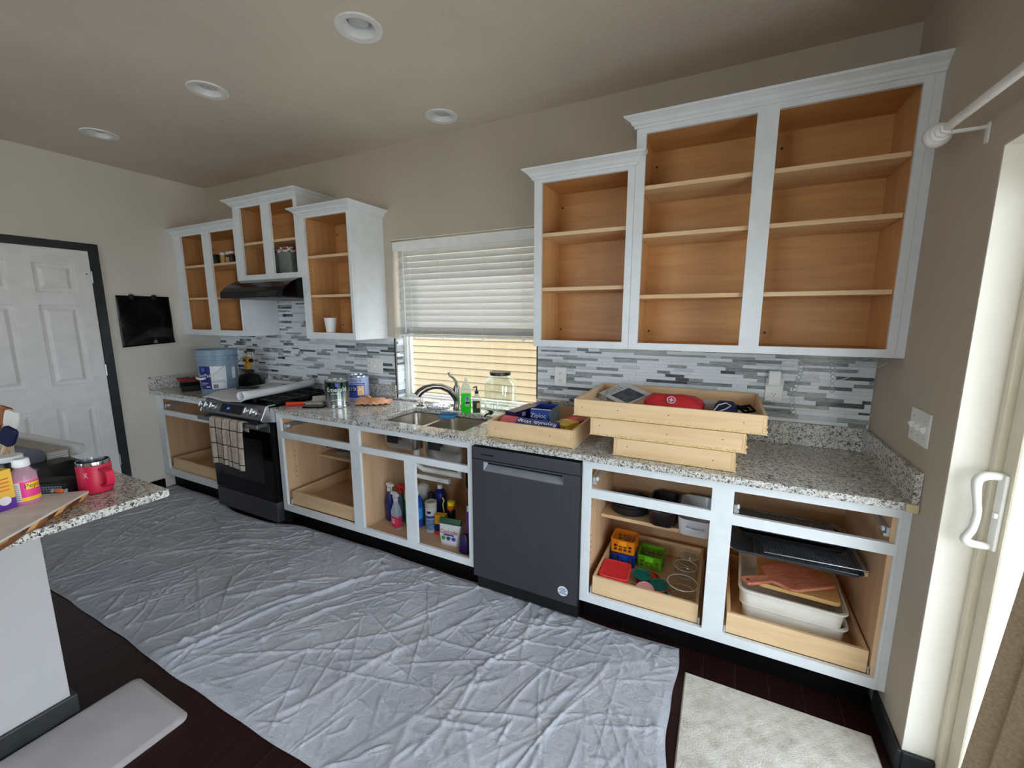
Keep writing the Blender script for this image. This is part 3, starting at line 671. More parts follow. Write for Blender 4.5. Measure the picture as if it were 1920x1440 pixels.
# ---- range hood
hd_ = thing('range_hood', 'glossy black under-cabinet range hood', 'range hood')
b = B(); b.prism([(-0.012, 1.842), (-0.335, 1.842), (-0.40, 1.815), (-0.455, 1.775), (-0.482, 1.745), (-0.486, 1.70), (-0.478, 1.696), (-0.012, 1.696)], 0.925, 1.683, 'yz'); b.build('shell', 'black_gloss', hd_, bevel=0.004)
box('control_strip', 'black_satin', (1.40, 1.62, -0.4885, -0.4862, 1.708, 1.735), hd_)
for k in range(3): B().lathe([(0.006, -0.492), (0.006, -0.488)], (1.56+0.02*k, 0, 1.722), 10, axis='y').build('button', 'dark_metal', hd_)
b = B()
for k in range(2): b.box(0.98+0.34*k, 1.28+0.34*k, -0.42, -0.08, 1.692, 1.6958)
b.build('grease_filter', 'steel_dark', hd_)

# ---- dishwasher
dw = thing('dishwasher', 'slate steel dishwasher with pocket handle under the counter', 'dishwasher', (3.641, 0, 0))
box('tub', 'black_satin', (-0.298, 0.298, -0.60, -0.03, 0.02, 0.868), dw)
dp = framemesh([-0.303, 0.303], [0.108, 0.797], [(-0.232, 0.218, 0.740, 0.788)], -0.634, -0.602, 'y').build('door_panel', 'slate_steel', dw, bevel=0.003)
box('control_strip', 'slate_steel', (-0.303, 0.303, -0.634, -0.602, 0.800, 0.866), dw, 0.003)
b = B(); b.quad((-0.232, -0.6335, 0.740), (0.218, -0.6335, 0.740), (0.206, -0.608, 0.770), (-0.220, -0.608, 0.770)); b.quad((-0.232, -0.6335, 0.788), (-0.232, -0.6335, 0.740), (-0.220, -0.608, 0.770), (-0.220, -0.608, 0.786)); b.quad((0.218, -0.6335, 0.740), (0.218, -0.6335, 0.788), (0.206, -0.608, 0.786), (0.206, -0.608, 0.770))
plain('pocket_grey', (150, 154, 162), 0.4, 0.5, var=0.03); ph_ = b.build('pocket_handle', 'pocket_grey', dp, solid=0.001)
B().box(-0.222, 0.208, -0.6075, -0.604, 0.768, 0.788).build('pocket_shade', 'black_matte', ph_)  # black plate: shade of the recess above the scoop, put in as colour
box('indicator', 'black_gloss', (-0.245, -0.17, -0.6352, -0.6342, 0.826, 0.831), dw)
box('toe_kick', 'toe_black', (-0.303, 0.303, -0.56, -0.545, 0.0, 0.106), dw)
for s in (-1, 1): box('side_gasket', 'black_matte', (s*0.3045-0.001, s*0.3045+0.001, -0.632, -0.602, 0.108, 0.866), dw)
plain('sticker_white', (226, 230, 236), 0.5, var=0.02); plain('print_blue', (40, 74, 130), 0.5)
st = B().lathe([(0.027, -0.6352), (0.027, -0.6342)], (0.228, 0, 0.172), 28, axis='y').build('sticker', 'sticker_white', dw)
for k, w_ in enumerate((0.014, 0.020, 0.014, 0.021)): B().box(0.228-w_, 0.228+w_, -0.6357, -0.6353, 0.1835-0.0085*k, 0.1870-0.0085*k).build('print_line', 'print_blue', st)

# ---- window blind
bl = thing('window_blind', 'white horizontal slat blind lowered halfway over the kitchen window', 'blind')
m = Mat('slat_white', (226, 226, 222), 0.5); nt = m.nt
tl_ = m.n('ShaderNodeBsdfTranslucent'); tl_.inputs[0].default_value = lin((232, 234, 238)); ms = m.n('ShaderNodeMixShader'); ms.inputs[0].default_value = 0.32
m.link(m.b.outputs[0], ms.inputs[1]); m.link(tl_.outputs[0], ms.inputs[2]); m.link(ms.outputs[0], nt.nodes['Material Output'].inputs[0]); M['slat_white'] = m.m
bx0, bx1, by = WL+0.035, WR_-0.012, 0.036
box('valance', 'vinyl_white', (WL+0.012, WR_-0.004, -0.012, 0.004, 2.028, 2.092), bl, 0.003); box('headrail', 'vinyl_white', (WL+0.014, WR_-0.006, 0.006, 0.062, 2.045, 2.09), bl)
z = 2.020
b = B(); b.cbox((0, 0, 0), (bx1-bx0, 0.0028, 0.051)); sl0 = b.build('slat', 'slat_white', bl, bevel=0.0008); first = True
while z > 1.468:
    o = sl0 if first else sl0.copy()
    if not first: COL.objects.link(o)
    first = False
    o.location = ((bx0+bx1)/2, by, z-0.006); o.rotation_euler = (-0.54, 0, 0); z -= 0.0432
zz = 1.4755
for k in range(14):
    o = sl0.copy(); COL.objects.link(o); o.location = ((bx0+bx1)/2, by, zz); o.rotation_euler = (PI/2-0.03, 0, 0); zz -= 0.0036
box('bottom_rail', 'vinyl_white', (bx0, bx1, by-0.026, by+0.026, 1.405, 1.423), bl, 0.003)
for xx in (2.43, 2.69, 3.03, 3.33):
    b = B()
    for yy in (by-0.028, by+0.028): b.tube([(xx, yy, 2.04), (xx, yy, 1.42)], 0.0011, 5)
    b.build('ladder_cord', 'vinyl_white', bl)
    B().lathe([(0.004, 1.392), (0.012, 1.398), (0.012, 1.4045)], (xx, by, 0), 12).build('cord_button', 'white_plastic', bl)
B().tube([(2.385, -0.016, 2.03), (2.388, -0.018, 1.44)], 0.004, 8).build('tilt_wand', 'vinyl_white', bl)

# ================================================================== floor coverings
m = Mat('canvas', (192, 194, 202), 0.9, spec=0.15); v = m.coords()
m.color(m.ramp(m.noise(v, 3, 5, 0.6), [(0.3, (178, 180, 190)), (0.7, (202, 204, 213))])); m.bump(m.noise(v, 16, 7, 0.68, 1.6), 0.55, 0.02); M['canvas'] = m.m
rg_ = np.random.RandomState(4)
NX, NY = 860, 224
U, V = np.meshgrid(np.linspace(0, 1, NX+1), np.linspace(0, 1, NY+1), indexing='ij')
def wob(x, s, k): return s*(np.sin(x*k+0.7)+0.6*np.sin(x*k*2.3+2.1)+0.4*np.sin(x*k*4.9+0.4))
X0 = 0.03 + U*4.40
ytop = -0.556 + wob(X0, 0.006, 3.1) - 0.075*np.exp(-((X0-1.25)/0.42)**4) - 0.03*np.exp(-((X0-4.2)/0.25)**2)
ybot = -1.70 - 0.02*U + wob(X0, 0.004, 4.0)
Xc = X0 + (V-0.5)*0.0 + wob(V*2.0, 0.008, 3.0)*U + 0.02*(1-V)*U
Yc = ybot + (ytop-ybot)*V
H = 0.006 + 0.004*(1+np.sin(Xc*5.1+Yc*3.0)*np.sin(Yc*6.0-Xc*2.0))
for k in range(1150):
    px, py = 0.0+rg_.rand()*4.5, -1.75+rg_.rand()*1.25
    a = rg_.choice([0.5, 0.9, 1.2, 1.9, 2.4, 2.8]) + rg_.randn()*0.28
    L = 0.04+rg_.rand()**2.5*0.45; wd = 0.0042+rg_.rand()**3*0.012; am = (0.0016+rg_.rand()**2*0.006)
    dx, dy = Xc-px, Yc-py; s = dx*math.cos(a)+dy*math.sin(a); d = -dx*math.sin(a)+dy*math.cos(a)
    d = d + 0.06*(s/L)**2*L*rg_.randn()
    H += am*np.exp(-(d/wd)**2)*np.clip(1-(s/L)**2, 0, 1)
for (p, q, am, wd) in (((2.27, -1.75), (2.66, -0.80), 0.012, 0.014), ((2.20, -1.75), (2.50, -1.05), 0.009, 0.012), ((2.4, -1.2), (2.9, -0.6), 0.008, 0.014), ((2.05, -1.35), (2.6, -0.85), 0.008, 0.016), ((0.6, -1.5), (2.1, -0.8), 0.006, 0.02), ((3.0, -1.7), (3.5, -0.7), 0.006, 0.014), ((3.6, -1.6), (3.75, -0.6), 0.006, 0.012), ((1.2, -1.3), (1.9, -0.65), 0.007, 0.016), ((3.95, -1.7), (4.15, -0.7), 0.005, 0.010), ((2.6, -1.7), (3.3, -0.9), 0.005, 0.010)):
    dx, dy = q[0]-p[0], q[1]-p[1]; L = math.hypot(dx, dy); ux, uy = dx/L, dy/L
    s = (Xc-p[0])*ux+(Yc-p[1])*uy; d = -(Xc-p[0])*uy+(Yc-p[1])*ux + 0.02*np.sin(s*9)
    H += am*np.exp(-(d/wd)**2)*np.clip(np.minimum(s, L-s)/0.12, 0, 1)
edge = np.minimum(np.minimum(U*4.4, (1-U)*4.4), np.minimum(V, 1-V)*1.15); H = 0.0025 + (H-0.0025)*np.clip(edge/0.03, 0.12, 1)
H = np.clip(H, 0.0015, 0.06)
me = bpy.data.meshes.new('drop_cloth')
idx = np.arange((NX+1)*(NY+1)).reshape(NX+1, NY+1)
fc = np.stack([idx[:-1, :-1], idx[1:, :-1], idx[1:, 1:], idx[:-1, 1:]], -1).reshape(-1, 4)
me.from_pydata(np.stack([Xc, Yc, H], -1).reshape(-1, 3).tolist(), [], fc.tolist())
me.polygons.foreach_set('use_smooth', [True]*len(me.polygons)); me.materials.append(M['canvas'])
dc = bpy.data.objects.new('drop_cloth', me); COL.objects.link(dc); tag(dc, 'wrinkled grey canvas drop cloth spread in front of the cabinets', 'drop cloth')

m = Mat('rug_cream', (214, 208, 196), 0.95, spec=0.1); v = m.coords()
vo = m.n('ShaderNodeTexVoronoi'); vo.inputs['Scale'].default_value = 9; m.link(v, vo.inputs['Vector'])
m.color(m.ramp(m.noise(v, 14, 6, 0.7), [(0.3, (186, 178, 166)), (0.5, (214, 208, 198)), (0.75, (228, 224, 216))])); m.bump(m.noise(m.coords((1, 1, 1)), 180, 3), 0.6, 0.006); M['rug_cream'] = m.m
plain('rug_edge', (170, 162, 148), 0.9)
rgt = thing('area_rug', 'cream woven rug on the dark floor by the sliding door', 'rug', (4.79, 0, 0))
nU, nV = 60, 120
B().grid(lambda u, t: (-0.32+0.64*u, -0.70-1.3*t, 0.0085+0.0018*math.sin(u*70)*math.sin(t*140)), nU, nV).build('pile', 'rug_cream', rgt, smooth=True)
B().box(-0.325, 0.325, -2.005, -0.696, 0.0006, 0.0065).build('binding', 'rug_edge', rgt, bevel=0.002)
m = plain('mat_grey', (184, 177, 178), 0.6, var=0.04, scale=5)
b = B(); b.rloft([(0.203, 0.42, 0.03, 0.0008), (0.205, 0.422, 0.032, 0.008), (0.19, 0.407, 0.03, 0.017), (0.185, 0.40, 0.03, 0.018)], 6, True, True, (2.537, -2.21))
fm = b.build('floor_mat', 'mat_grey', None, smooth=True); tag(fm, 'smooth grey anti-fatigue mat lying beside the white half wall', 'mat')

# ---- black sheet hung on the left wall
ap = thing('hanging_sheet', 'glossy black sheet clipped to the left wall by the door', 'wall hanging', (0.012, -0.60, 1.73))
def sheet(u, t):
    y = -0.19+0.38*u; z = -0.43*t + 0.012*t*u*2
    r = 0.02; return (0.003 + 0.006*math.sin(t*7+u*4)*0.6 + 0.004*math.sin(u*9)*t + (0.018*max(0, t-0.85)*u*6 if u > 0.6 else 0), y, z)
m = Mat('black_vinyl', (6, 5, 6), 0.2, spec=0.25); v = m.coords(); m.bump(m.noise(v, 6, 3), 0.3, 0.02); M['black_vinyl'] = m.m
B().grid(sheet, 30, 30).build('sheet', 'black_vinyl', ap, smooth=True, solid=0.002)
for q in (-0.085, 0.075):
    c_ = B().box(-0.002, 0.016, q-0.016, q+0.016, -0.03, 0.012).build('clip', 'black_satin', ap, bevel=0.003)
    B().tube([(0.008, q-0.012, 0.01), (0.012, q, 0.028), (0.008, q+0.012, 0.01)], 0.0018, 6).build('clip_wire', 'zinc', c_)

# ================================================================== peninsula
b = B(); b.box(0.75, 2.312, -2.95, -1.988, 0, 0.8835); struct(b.build('wall_peninsula', 'white_wall', bevel=0.003))
b = B(); b.box(2.3125, 2.327, -2.95, -1.972, 0, 0.088).box(0.75, 2.312, -1.9875, -1.973, 0, 0.088); struct(b.build('baseboard_peninsula', 'base_dark', bevel=0.004))
pc = B().box(0.6, 2.672, -3.05, -1.728, 0.884, 0.914).build('granite_countertop', 'granite', None, bevel=0.004); tag(pc, 'speckled granite bar top on the white half wall', 'countertop')
# ================================================================== things on the peninsula
wood('board_wood', (96, 54, 26), (150, 92, 44), (206, 150, 84), 'x', 0.4, 1.6)
m = Mat('slab_cream', (206, 196, 188), 0.35); v = m.coords((3, 3, 3)); m.color(m.ramp(m.noise(v, 3, 5, 0.6, 1.0), [(0.3, (190, 178, 170)), (0.7, (216, 208, 202))])); M['slab_cream'] = m.m
bd = thing('serving_board', 'pale-topped live-edge wooden board overhanging the granite bar top', 'board', (2.556, -1.912, 0.9145), math.atan2(-0.752, 0.66))
# local +x runs along the visible long edge, local -y into the counter
rb = random.Random(2); n = 34
edge_t = [(0.012*math.sin(k*0.6)+0.004*rb.random()) for k in range(n+1)]
b = B(); rings = []
for k in range(n+1):
    xx = 0.60*k/n; e = -0.018 - abs(edge_t[k]) * (0.5 + 0.5*math.sin(k*0.23))
    rings.append([(xx, -0.34, 0.0), (xx, e-0.004, 0.0), (xx, e+0.008, 0.016), (xx, -0.003, 0.0345), (xx, -0.34, 0.0345)])
b.rings(rings); b.build('wood_body', 'board_wood', bd, smooth=False)
segs = []
plain('wood_dark', (92, 46, 22), 0.45, var=0.2); plain('wood_light', (212, 160, 92), 0.45, var=0.15)
for k in range(0, n, 2):                                        # end-grain blocks showing along the edge
    x0, x1 = 0.60*k/n+0.001, 0.60*(k+1+rb.random()*0.9)/n; e = -0.018 - 0.012
    if (k//2) % 3 == 2: continue
    B().prism([(e-0.006, 0.0012), (e+0.014, 0.012), (0.0, 0.0338), (e-0.006, 0.0338)], x0, x1, 'yz').build('wood_block', 'wood_dark' if (k//2) % 3 else 'wood_light', bd)
b = B(); b.rloft([(0.302, 0.172, 0.012, 0.0348), (0.303, 0.174, 0.012, 0.038), (0.302, 0.173, 0.012, 0.0415), (0.299, 0.170, 0.012, 0.043)], 5, True, True, (0.302, -0.17)); b.build('top_slab', 'slab_cream', bd, smooth=True)
BZ = 0.9145+0.0432
plain('pink_liquid', (226, 130, 176), 0.3, var=0.03); plain('label_pink', (232, 60, 140), 0.4, var=0.03); plain('label_yellow', (250, 206, 30), 0.4, var=0.03)
plain('cap_white', (235, 238, 242), 0.4, var=0.02); plain('ink_dark', (70, 20, 60), 0.4); plain('label_paper', (226, 222, 226), 0.5, var=0.02); plain('ink_grey', (120, 116, 122), 0.5)
def clear(name, color, rough=0.05, fac=0.75, tint=None, glass=False):
    """thin clear plastic or glass: mostly see-through with a sheen"""
    m = Mat(name, color, rough); t = m.n('ShaderNodeBsdfTransparent'); t.inputs[0].default_value = lin(tint or (250, 250, 250))
    s = m.n('ShaderNodeMixShader'); lw = m.n('ShaderNodeLayerWeight'); lw.inputs[0].default_value = 0.35
    if glass: m.b = m.n('ShaderNodeBsdfGlossy'); m.b.inputs['Roughness'].default_value = rough; m.b.inputs['Color'].default_value = lin(color)
    r = m.n('ShaderNodeMapRange'); r.inputs[3].default_value = 1-fac; r.inputs[4].default_value = 0.4 if glass else 0.9; m.link(lw.outputs['Facing'], r.inputs[0])
    m.link(r.outputs[0], s.inputs[0]); m.link(t.outputs[0], s.inputs[1]); m.link(m.b.outputs[0], s.inputs[2]); m.link(s.outputs[0], m.nt.nodes['Material Output'].inputs[0]); M[name] = m.m
clear('clear_plastic', (225, 226, 230), 0.08, 0.7); clear('clear_glass', (240, 244, 243), 0.02, 0.94, (252, 254, 253), True); plain('rim_glint', (216, 226, 224), 0.1, var=0.02); clear('clear_pink', (214, 170, 190), 0.1, 0.45)
pb = thing('medicine_bottle', 'pink stomach medicine bottle with white cap on the board', 'bottle', (2.503, -2.045, BZ))
A0 = math.atan2(-0.465, 2.014)                                   # towards the camera
B().lathe([(0.028, 0.0), (0.031, 0.004), (0.031, 0.078), (0.0305, 0.082)], (0, 0, 0), 28).build('liquid', 'pink_liquid', pb, smooth=True)
B().lathe([(0.0315, 0.0825), (0.030, 0.098), (0.020, 0.114), (0.0155, 0.12), (0.0155, 0.126)], (0, 0, 0), 28, False, False).build('shoulder', 'clear_pink', pb, smooth=True)
B().lathe([(0.0195, 0.122), (0.0205, 0.124), (0.0195, 0.145), (0.017, 0.148)], (0, 0, 0), 24).build('cap', 'cap_white', pb, smooth=True)
lb = band(0.0316, 0.0316, 0.012, 0.075, A0-0.35, A0+1.5).build('front_label', 'label_pink', pb, smooth=True)
band(0.0318, 0.0318, 0.012, 0.024, A0-0.35, A0+1.5).build('label_band', 'label_yellow', lb, smooth=True); band(0.0318, 0.0318, 0.050, 0.071, A0+0.05, A0+1.3).build('label_band', 'label_yellow', lb, smooth=True)
text('lettering', 'Pepto', 0.021, 'ink_dark', lb, wrap(0.0321, 0.0605, A0+0.70))
bp = band(0.0317, 0.0317, 0.012, 0.075, A0-1.5, A0-0.36).build('back_label', 'label_paper', pb, smooth=True)
for k in range(8): band(0.0319, 0.0319, 0.017+0.007*k, 0.0185+0.007*k, A0-1.35, A0-0.45, 8).build('print_line', 'ink_grey', bp)
plain('box_orange', (248, 190, 70), 0.45, var=0.1, scale=4); plain('box_purple', (96, 44, 150), 0.4, var=0.05)
mb = thing('medicine_box', 'yellow and purple medicine carton standing on the board', 'box', (2.512, -2.135, BZ), 0.25)
B().box(-0.03, 0.03, -0.055, 0.055, 0.034, 0.128).build('carton', 'box_orange', mb, bevel=0.0008); B().box(-0.03, 0.03, -0.055, 0.055, 0.0, 0.034).build('carton_foot', 'box_purple', mb, bevel=0.0008)
B().lathe([(0.014, 0.0302), (0.014, 0.0308)], (0, 0.03, 0.03), 20, axis='x').build('printed_pill', 'label_paper', mb)
for k in range(4): box('print_line', plain('ink_orange%d' % k, (222, 110, 40), 0.5).m, (0.0301, 0.0306, -0.02, 0.045, 0.062+0.012*k, 0.066+0.012*k), mb)
sj = thing('supplement_jar', 'black supplement jar with wide white lid behind the pink bottle', 'jar', (2.258, -2.014, 0.9145))
B().lathe([(0.03, 0.0), (0.033, 0.004), (0.033, 0.125), (0.028, 0.135)], (0, 0, 0), 28).build('jar_body', 'black_satin', sj, smooth=True)
B().lathe([(0.034, 0.136), (0.035, 0.138), (0.035, 0.152), (0.033, 0.155), (0.0, 0.155)], (0, 0, 0), 28).build('lid', 'cap_white', sj, smooth=True)
cdy = thing('wrapped_candy', 'orange candy in a twisted clear wrapper on the board', 'candy', (2.493, -1.967, BZ+0.006), 0.5)
B().lathe([(0.002, -0.013), (0.006, -0.010), (0.007, 0.0), (0.006, 0.010), (0.002, 0.013)], (0, 0, 0), 12, axis='x').build('sweet', plain('amber', (232, 120, 50), 0.1, coat=0.5).m, cdy, smooth=True)
for s in (-1, 1): B().lathe([(0.001, s*0.013), (0.007, s*0.022)], (0, 0, 0), 10, False, False, axis='x').build('wrapper_twist', 'clear_plastic', cdy)
# red mug
plain('mug_red', (206, 34, 70), 0.42, var=0.04, scale=300)
mg = thing('insulated_mug', 'raspberry red insulated mug with steel rim and loop handle', 'mug', (2.453, -1.858, 0.9145), 0)
B().lathe([(0.040, 0.0), (0.046, 0.004), (0.0485, 0.02), (0.0485, 0.106), (0.047, 0.108)], (0, 0, 0), 36, True, False).build('mug_body', 'mug_red', mg, smooth=True)
B().lathe([(0.0472, 0.1065), (0.0478, 0.110), (0.0470, 0.120), (0.0445, 0.120), (0.043, 0.10), (0.042, 0.012), (0.0, 0.010)], (0, 0, 0), 36, False, True).build('steel_liner', 'chrome', mg, smooth=True)
ah = 0.15
pts = [(0.045, 0.092), (0.066, 0.094), (0.083, 0.084), (0.088, 0.062), (0.082, 0.040), (0.066, 0.030), (0.045, 0.032)]
hdl = B(); hdl.rings([[Vector((r*math.cos(ah)-w_*math.sin(ah), r*math.sin(ah)+w_*math.cos(ah), z_)) + Vector((math.cos(ah)*o_*n_[0], math.sin(ah)*o_*n_[0], o_*n_[1])) for w_, o_ in ((-0.012, -0.004), (0.012, -0.004), (0.012, 0.004), (-0.012, 0.004))] for (r, z_), n_ in zip(pts, ((0, 1), (0.2, 0.95), (0.7, 0.7), (1, 0), (0.7, -0.7), (0.2, -0.95), (0, -1)))])
hdl.build('handle', 'mug_red', mg, smooth=True)
plain('logo_pink', (240, 190, 200), 0.5)
la = A0 - 0.62; W_ = wrap(0.0489, 0.075, la)
em = B()
for seg_ in ([(-0.002, 0.010), (0.003, 0.011), (0.005, 0.007), (0.002, 0.003), (-0.004, 0.006), (-0.002, 0.010)], [(0.0045, 0.006), (0.0, -0.001), (-0.005, -0.009)], [(-0.003, 0.005), (0.002, -0.002), (0.007, -0.008)]): em.tube([W_(*q) for q in seg_], 0.0009, 5)
em.build('emblem', 'logo_pink', mg)
# dark mesh case, black pouch
m = Mat('mesh_grey', (60, 64, 70), 0.6); v = m.coords((110, 110, 110)); ck = m.n('ShaderNodeTexVoronoi'); ck.inputs['Scale'].default_value = 1.0; ck.inputs['Randomness'].default_value = 0.0; m.link(v, ck.inputs['Vector']); m.color(m.ramp(ck.outputs['Distance'], [(0.25, (14, 14, 16)), (0.45, (110, 116, 126))])); M['mesh_grey'] = m.m
mc = thing('mesh_case', 'small dark zip case with grey diamond mesh panel beside the mug', 'case', (2.345, -1.945, 0.9145), 0.62)
B().rloft([(0.068, 0.034, 0.012, 0.0), (0.071, 0.036, 0.014, 0.008), (0.071, 0.036, 0.014, 0.05), (0.065, 0.03, 0.012, 0.056)], 4).build('shell', 'black_matte', mc, smooth=True)
B().box(-0.062, 0.062, -0.0375, -0.0362, 0.006, 0.042).build('mesh_panel', 'mesh_grey', mc); B().tube([(-0.062, -0.037, 0.048), (0.062, -0.037, 0.048)], 0.002, 6).build('zip', 'dark_metal', mc)
bg_ = B().lathe([(0.06, 0.0), (0.085, 0.008), (0.088, 0.03), (0.07, 0.058), (0.03, 0.072), (0.0, 0.074)], (0, 0, 0), 24, sx=1.2, sy=0.62)
for v_ in bg_.bm.verts: v_.co.z *= 1+0.16*math.sin(v_.co.x*60)*math.cos(v_.co.y*70)
bg_ = bg_.build('soft_pouch', 'black_matte', None, smooth=True, loc=(2.195, -1.865, 0.9145), rot=(0, 0, 0.4)); tag(bg_, 'slouched black fabric pouch behind the red mug', 'pouch')
# long grey dispenser with rolls
plain('grey_case', (158, 152, 142), 0.5, var=0.05); plain('grey_cap', (90, 92, 104), 0.5)
ds = thing('roll_dispenser', 'long grey flat dispenser case with two round roll ends on the bar top', 'dispenser', (1.56, -1.80, 0.9145), 0.10)
b = B(); b.box(-0.31, 0.29, -0.045, 0.03, 0.004, 0.045); b.build('case', 'grey_case', ds, bevel=0.004)
B().box(-0.31, 0.288, 0.0315, 0.062, 0.004, 0.040).build('side_channel', 'grey_case', ds, bevel=0.004)
B().lathe([(0.028, -0.30), (0.028, 0.28), (0.02, 0.305), (0.0, 0.31)], (0, 0.062+0.005, 0.030), 22, axis='x').build('clear_roll', 'clear_plastic', ds, smooth=True)
B().lathe([(0.034, -0.30), (0.034, 0.262), (0.037, 0.264), (0.037, 0.29), (0.0, 0.292)], (0, -0.084, 0.0375), 24, axis='x').build('dark_roll', 'grey_cap', ds, smooth=True)
b = B()
for k in range(3): b.box(0.288, 0.2935, -0.04, 0.026, 0.010+0.011*k, 0.015+0.011*k)
b.build('end_vent', 'zinc', ds)
tb = B().rloft([(0.16, 0.055, 0.01, 0.0), (0.16, 0.055, 0.01, 0.012), (0.157, 0.052, 0.009, 0.014)], 4).build('tablet_case', 'black_satin', None, smooth=True, loc=(2.02, -1.79, 0.9145), rot=(0, 0, 0.2)); tag(tb, 'flat black tablet case lying behind the mug', 'case')
# crock and utensils
plain('crock_cream', (222, 212, 194), 0.35, var=0.03); plain('spatula_navy', (14, 26, 66), 0.4, var=0.08); plain('silicone_white', (222, 218, 212), 0.5, var=0.03)
wood('spoon_wood', (112, 60, 28), (150, 86, 42), (186, 118, 64), 'z', 0.4)
ck_ = thing('utensil_crock', 'cream ceramic utensil crock on the bar top', 'crock', (2.04, -2.012, 0.9145))
B().lathe([(0.05, 0.0), (0.062, 0.006), (0.064, 0.14), (0.066, 0.15), (0.062, 0.15), (0.060, 0.01), (0.0, 0.008)], (0, 0, 0), 30).build('crock_body', 'crock_cream', ck_, smooth=True)
def utensil(name, label, cat, foot, head, mat, hmat, hw_, hh, ht, tip=True):
    t = thing(name, label, cat, foot); d = Vector(head)-Vector(foot); L = d.length; d.normalize()
    B().tube([(0, 0, 0), tuple(d*(L*0.5)), tuple(d*L)], 0.006, 8).build('handle', mat, t, smooth=True)
    side = Vector((0.894, 0.447, 0)); nn = d.cross(side).normalized(); side = nn.cross(d).normalized()
    b = B(); rs = []
    for f, wf in ((0, 0.5), (0.12, 0.85), (0.3, 1.0), (0.75, 1.0), (0.92, 0.9), (1.0, 0.6)):
        c_ = d*(L-0.01+hh*f); rs.append([c_+side*(hw_*wf)*a_+nn*ht*q_ for a_, q_ in ((-1, -0.5), (-0.9, -1), (0.9, -1), (1, -0.5), (1, 0.5), (0.9, 1), (-0.9, 1), (-1, 0.5))])
    b.rings(rs).build('head', hmat, t, smooth=True); return t
utensil('rubber_spatula', 'navy silicone spatula standing in the utensil crock', 'spatula', (2.06, -2.022, 0.935), (2.20, -2.0, 1.105), 'maple_pale', 'spatula_navy', 0.026, 0.085, 0.006)
utensil('rubber_spatula', 'off-white silicone spatula behind the navy one', 'spatula', (2.035, -1.985, 0.935), (2.135, -1.968, 1.145), 'maple_pale', 'silicone_white', 0.026, 0.085, 0.005)
utensil('wooden_spoon', 'brown wooden turner with broad head standing in the utensil crock', 'spoon', (2.02, -2.035, 0.935), (2.075, -1.975, 1.165), 'spoon_wood', 'spoon_wood', 0.034, 0.07, 0.006)

# ================================================================== left counter and range top
CT = 0.9145
plain('bucket_blue', (126, 146, 166), 0.35, var=0.03); plain('label_navy', (24, 34, 110), 0.45, var=0.05); plain('label_white', (216, 218, 222), 0.5, var=0.02)
bk = thing('paint_bucket', 'five-gallon blue-grey paint bucket with wire bail', 'bucket', (0.69, -0.43, CT))
B().lathe([(0.128, 0.0), (0.131, 0.004), (0.143, 0.27), (0.150, 0.272), (0.150, 0.285), (0.145, 0.288), (0.146, 0.305), (0.153, 0.307), (0.153, 0.318), (0.147, 0.321), (0.149, 0.362), (0.153, 0.364), (0.153, 0.372), (0.146, 0.372), (0.140, 0.28), (0.126, 0.01), (0.0, 0.01)], (0, 0, 0), 44).build('pail', 'bucket_blue', bk, smooth=True)
AB = math.atan2(-2.51+0.43, 4.52-0.69)
rr = lambda z: 0.1316+(z-0.004)*(0.0122/0.266)
l1 = band(rr(0.05), rr(0.24), 0.05, 0.24, AB-1.15, AB-0.42).build('navy_label', 'label_navy', bk, smooth=True)
l2 = band(rr(0.05), rr(0.24), 0.05, 0.24, AB-0.415, AB+0.38).build('white_label', 'label_white', bk, smooth=True)
band(rr(0.13)+0.0005, rr(0.22)+0.0005, 0.13, 0.225, AB+0.72, AB+0.98).build('side_label', 'label_white', bk, smooth=True)
text('lettering', 'SuperPaint', 0.042, 'label_white', l1, wrap(rr(0.16)+0.0012, 0.163, AB-0.84)); band(rr(0.1)+0.0012, rr(0.1)+0.0012, 0.098, 0.103, AB-1.05, AB-0.6, 8).build('print_line', 'label_white', l1); band(rr(0.1)+0.0012, rr(0.1)+0.0012, 0.087, 0.090, AB-1.05, AB-0.7, 8).build('print_line', 'label_white', l1); band(rr(0.07)+0.0012, rr(0.07)+0.0012, 0.066, 0.074, AB-0.75, AB-0.5, 6).build('print_line', 'label_white', l1)
box_ = B(); box_.grid(lambda u, t: wrap(rr(0.21)+0.0012, 0.212, AB-0.83)(-0.014+0.028*u, -0.015+0.03*t), 4, 1); box_.build('emblem', plain('label_sky', (70, 110, 200), 0.4).m, l1)
for k in range(9): band(rr(0.1)+0.001, rr(0.1)+0.0012, 0.105+0.0125*k, 0.109+0.0125*k, AB-0.36, AB+0.30, 8).build('print_line', 'ink_grey', l2)
band(rr(0.06)+0.001, rr(0.09)+0.001, 0.058, 0.09, AB-0.33, AB-0.08, 6).build('print_block', 'ink_grey', l2)
bp_ = []
for k in range(21):
    a = AB+0.62 - k/20*PI*1.0; r_ = 0.158; bp_.append((r_*math.cos(a), r_*math.sin(a), 0.292 - 0.155*math.sin(k/20*PI)))
wb = B().tube(bp_, 0.0025, 6).build('bail', 'zinc', bk, smooth=True)
B().tube(bp_[8:13], 0.009, 10).build('bail_grip', 'white_plastic', wb, smooth=True)
B().cbox((0.153*math.cos(AB+0.62), 0.153*math.sin(AB+0.62), 0.295), (0.018, 0.03, 0.03), Matrix.Rotation(AB+0.62, 3, 'Z')).build('bail_ear', 'bucket_blue', bk)
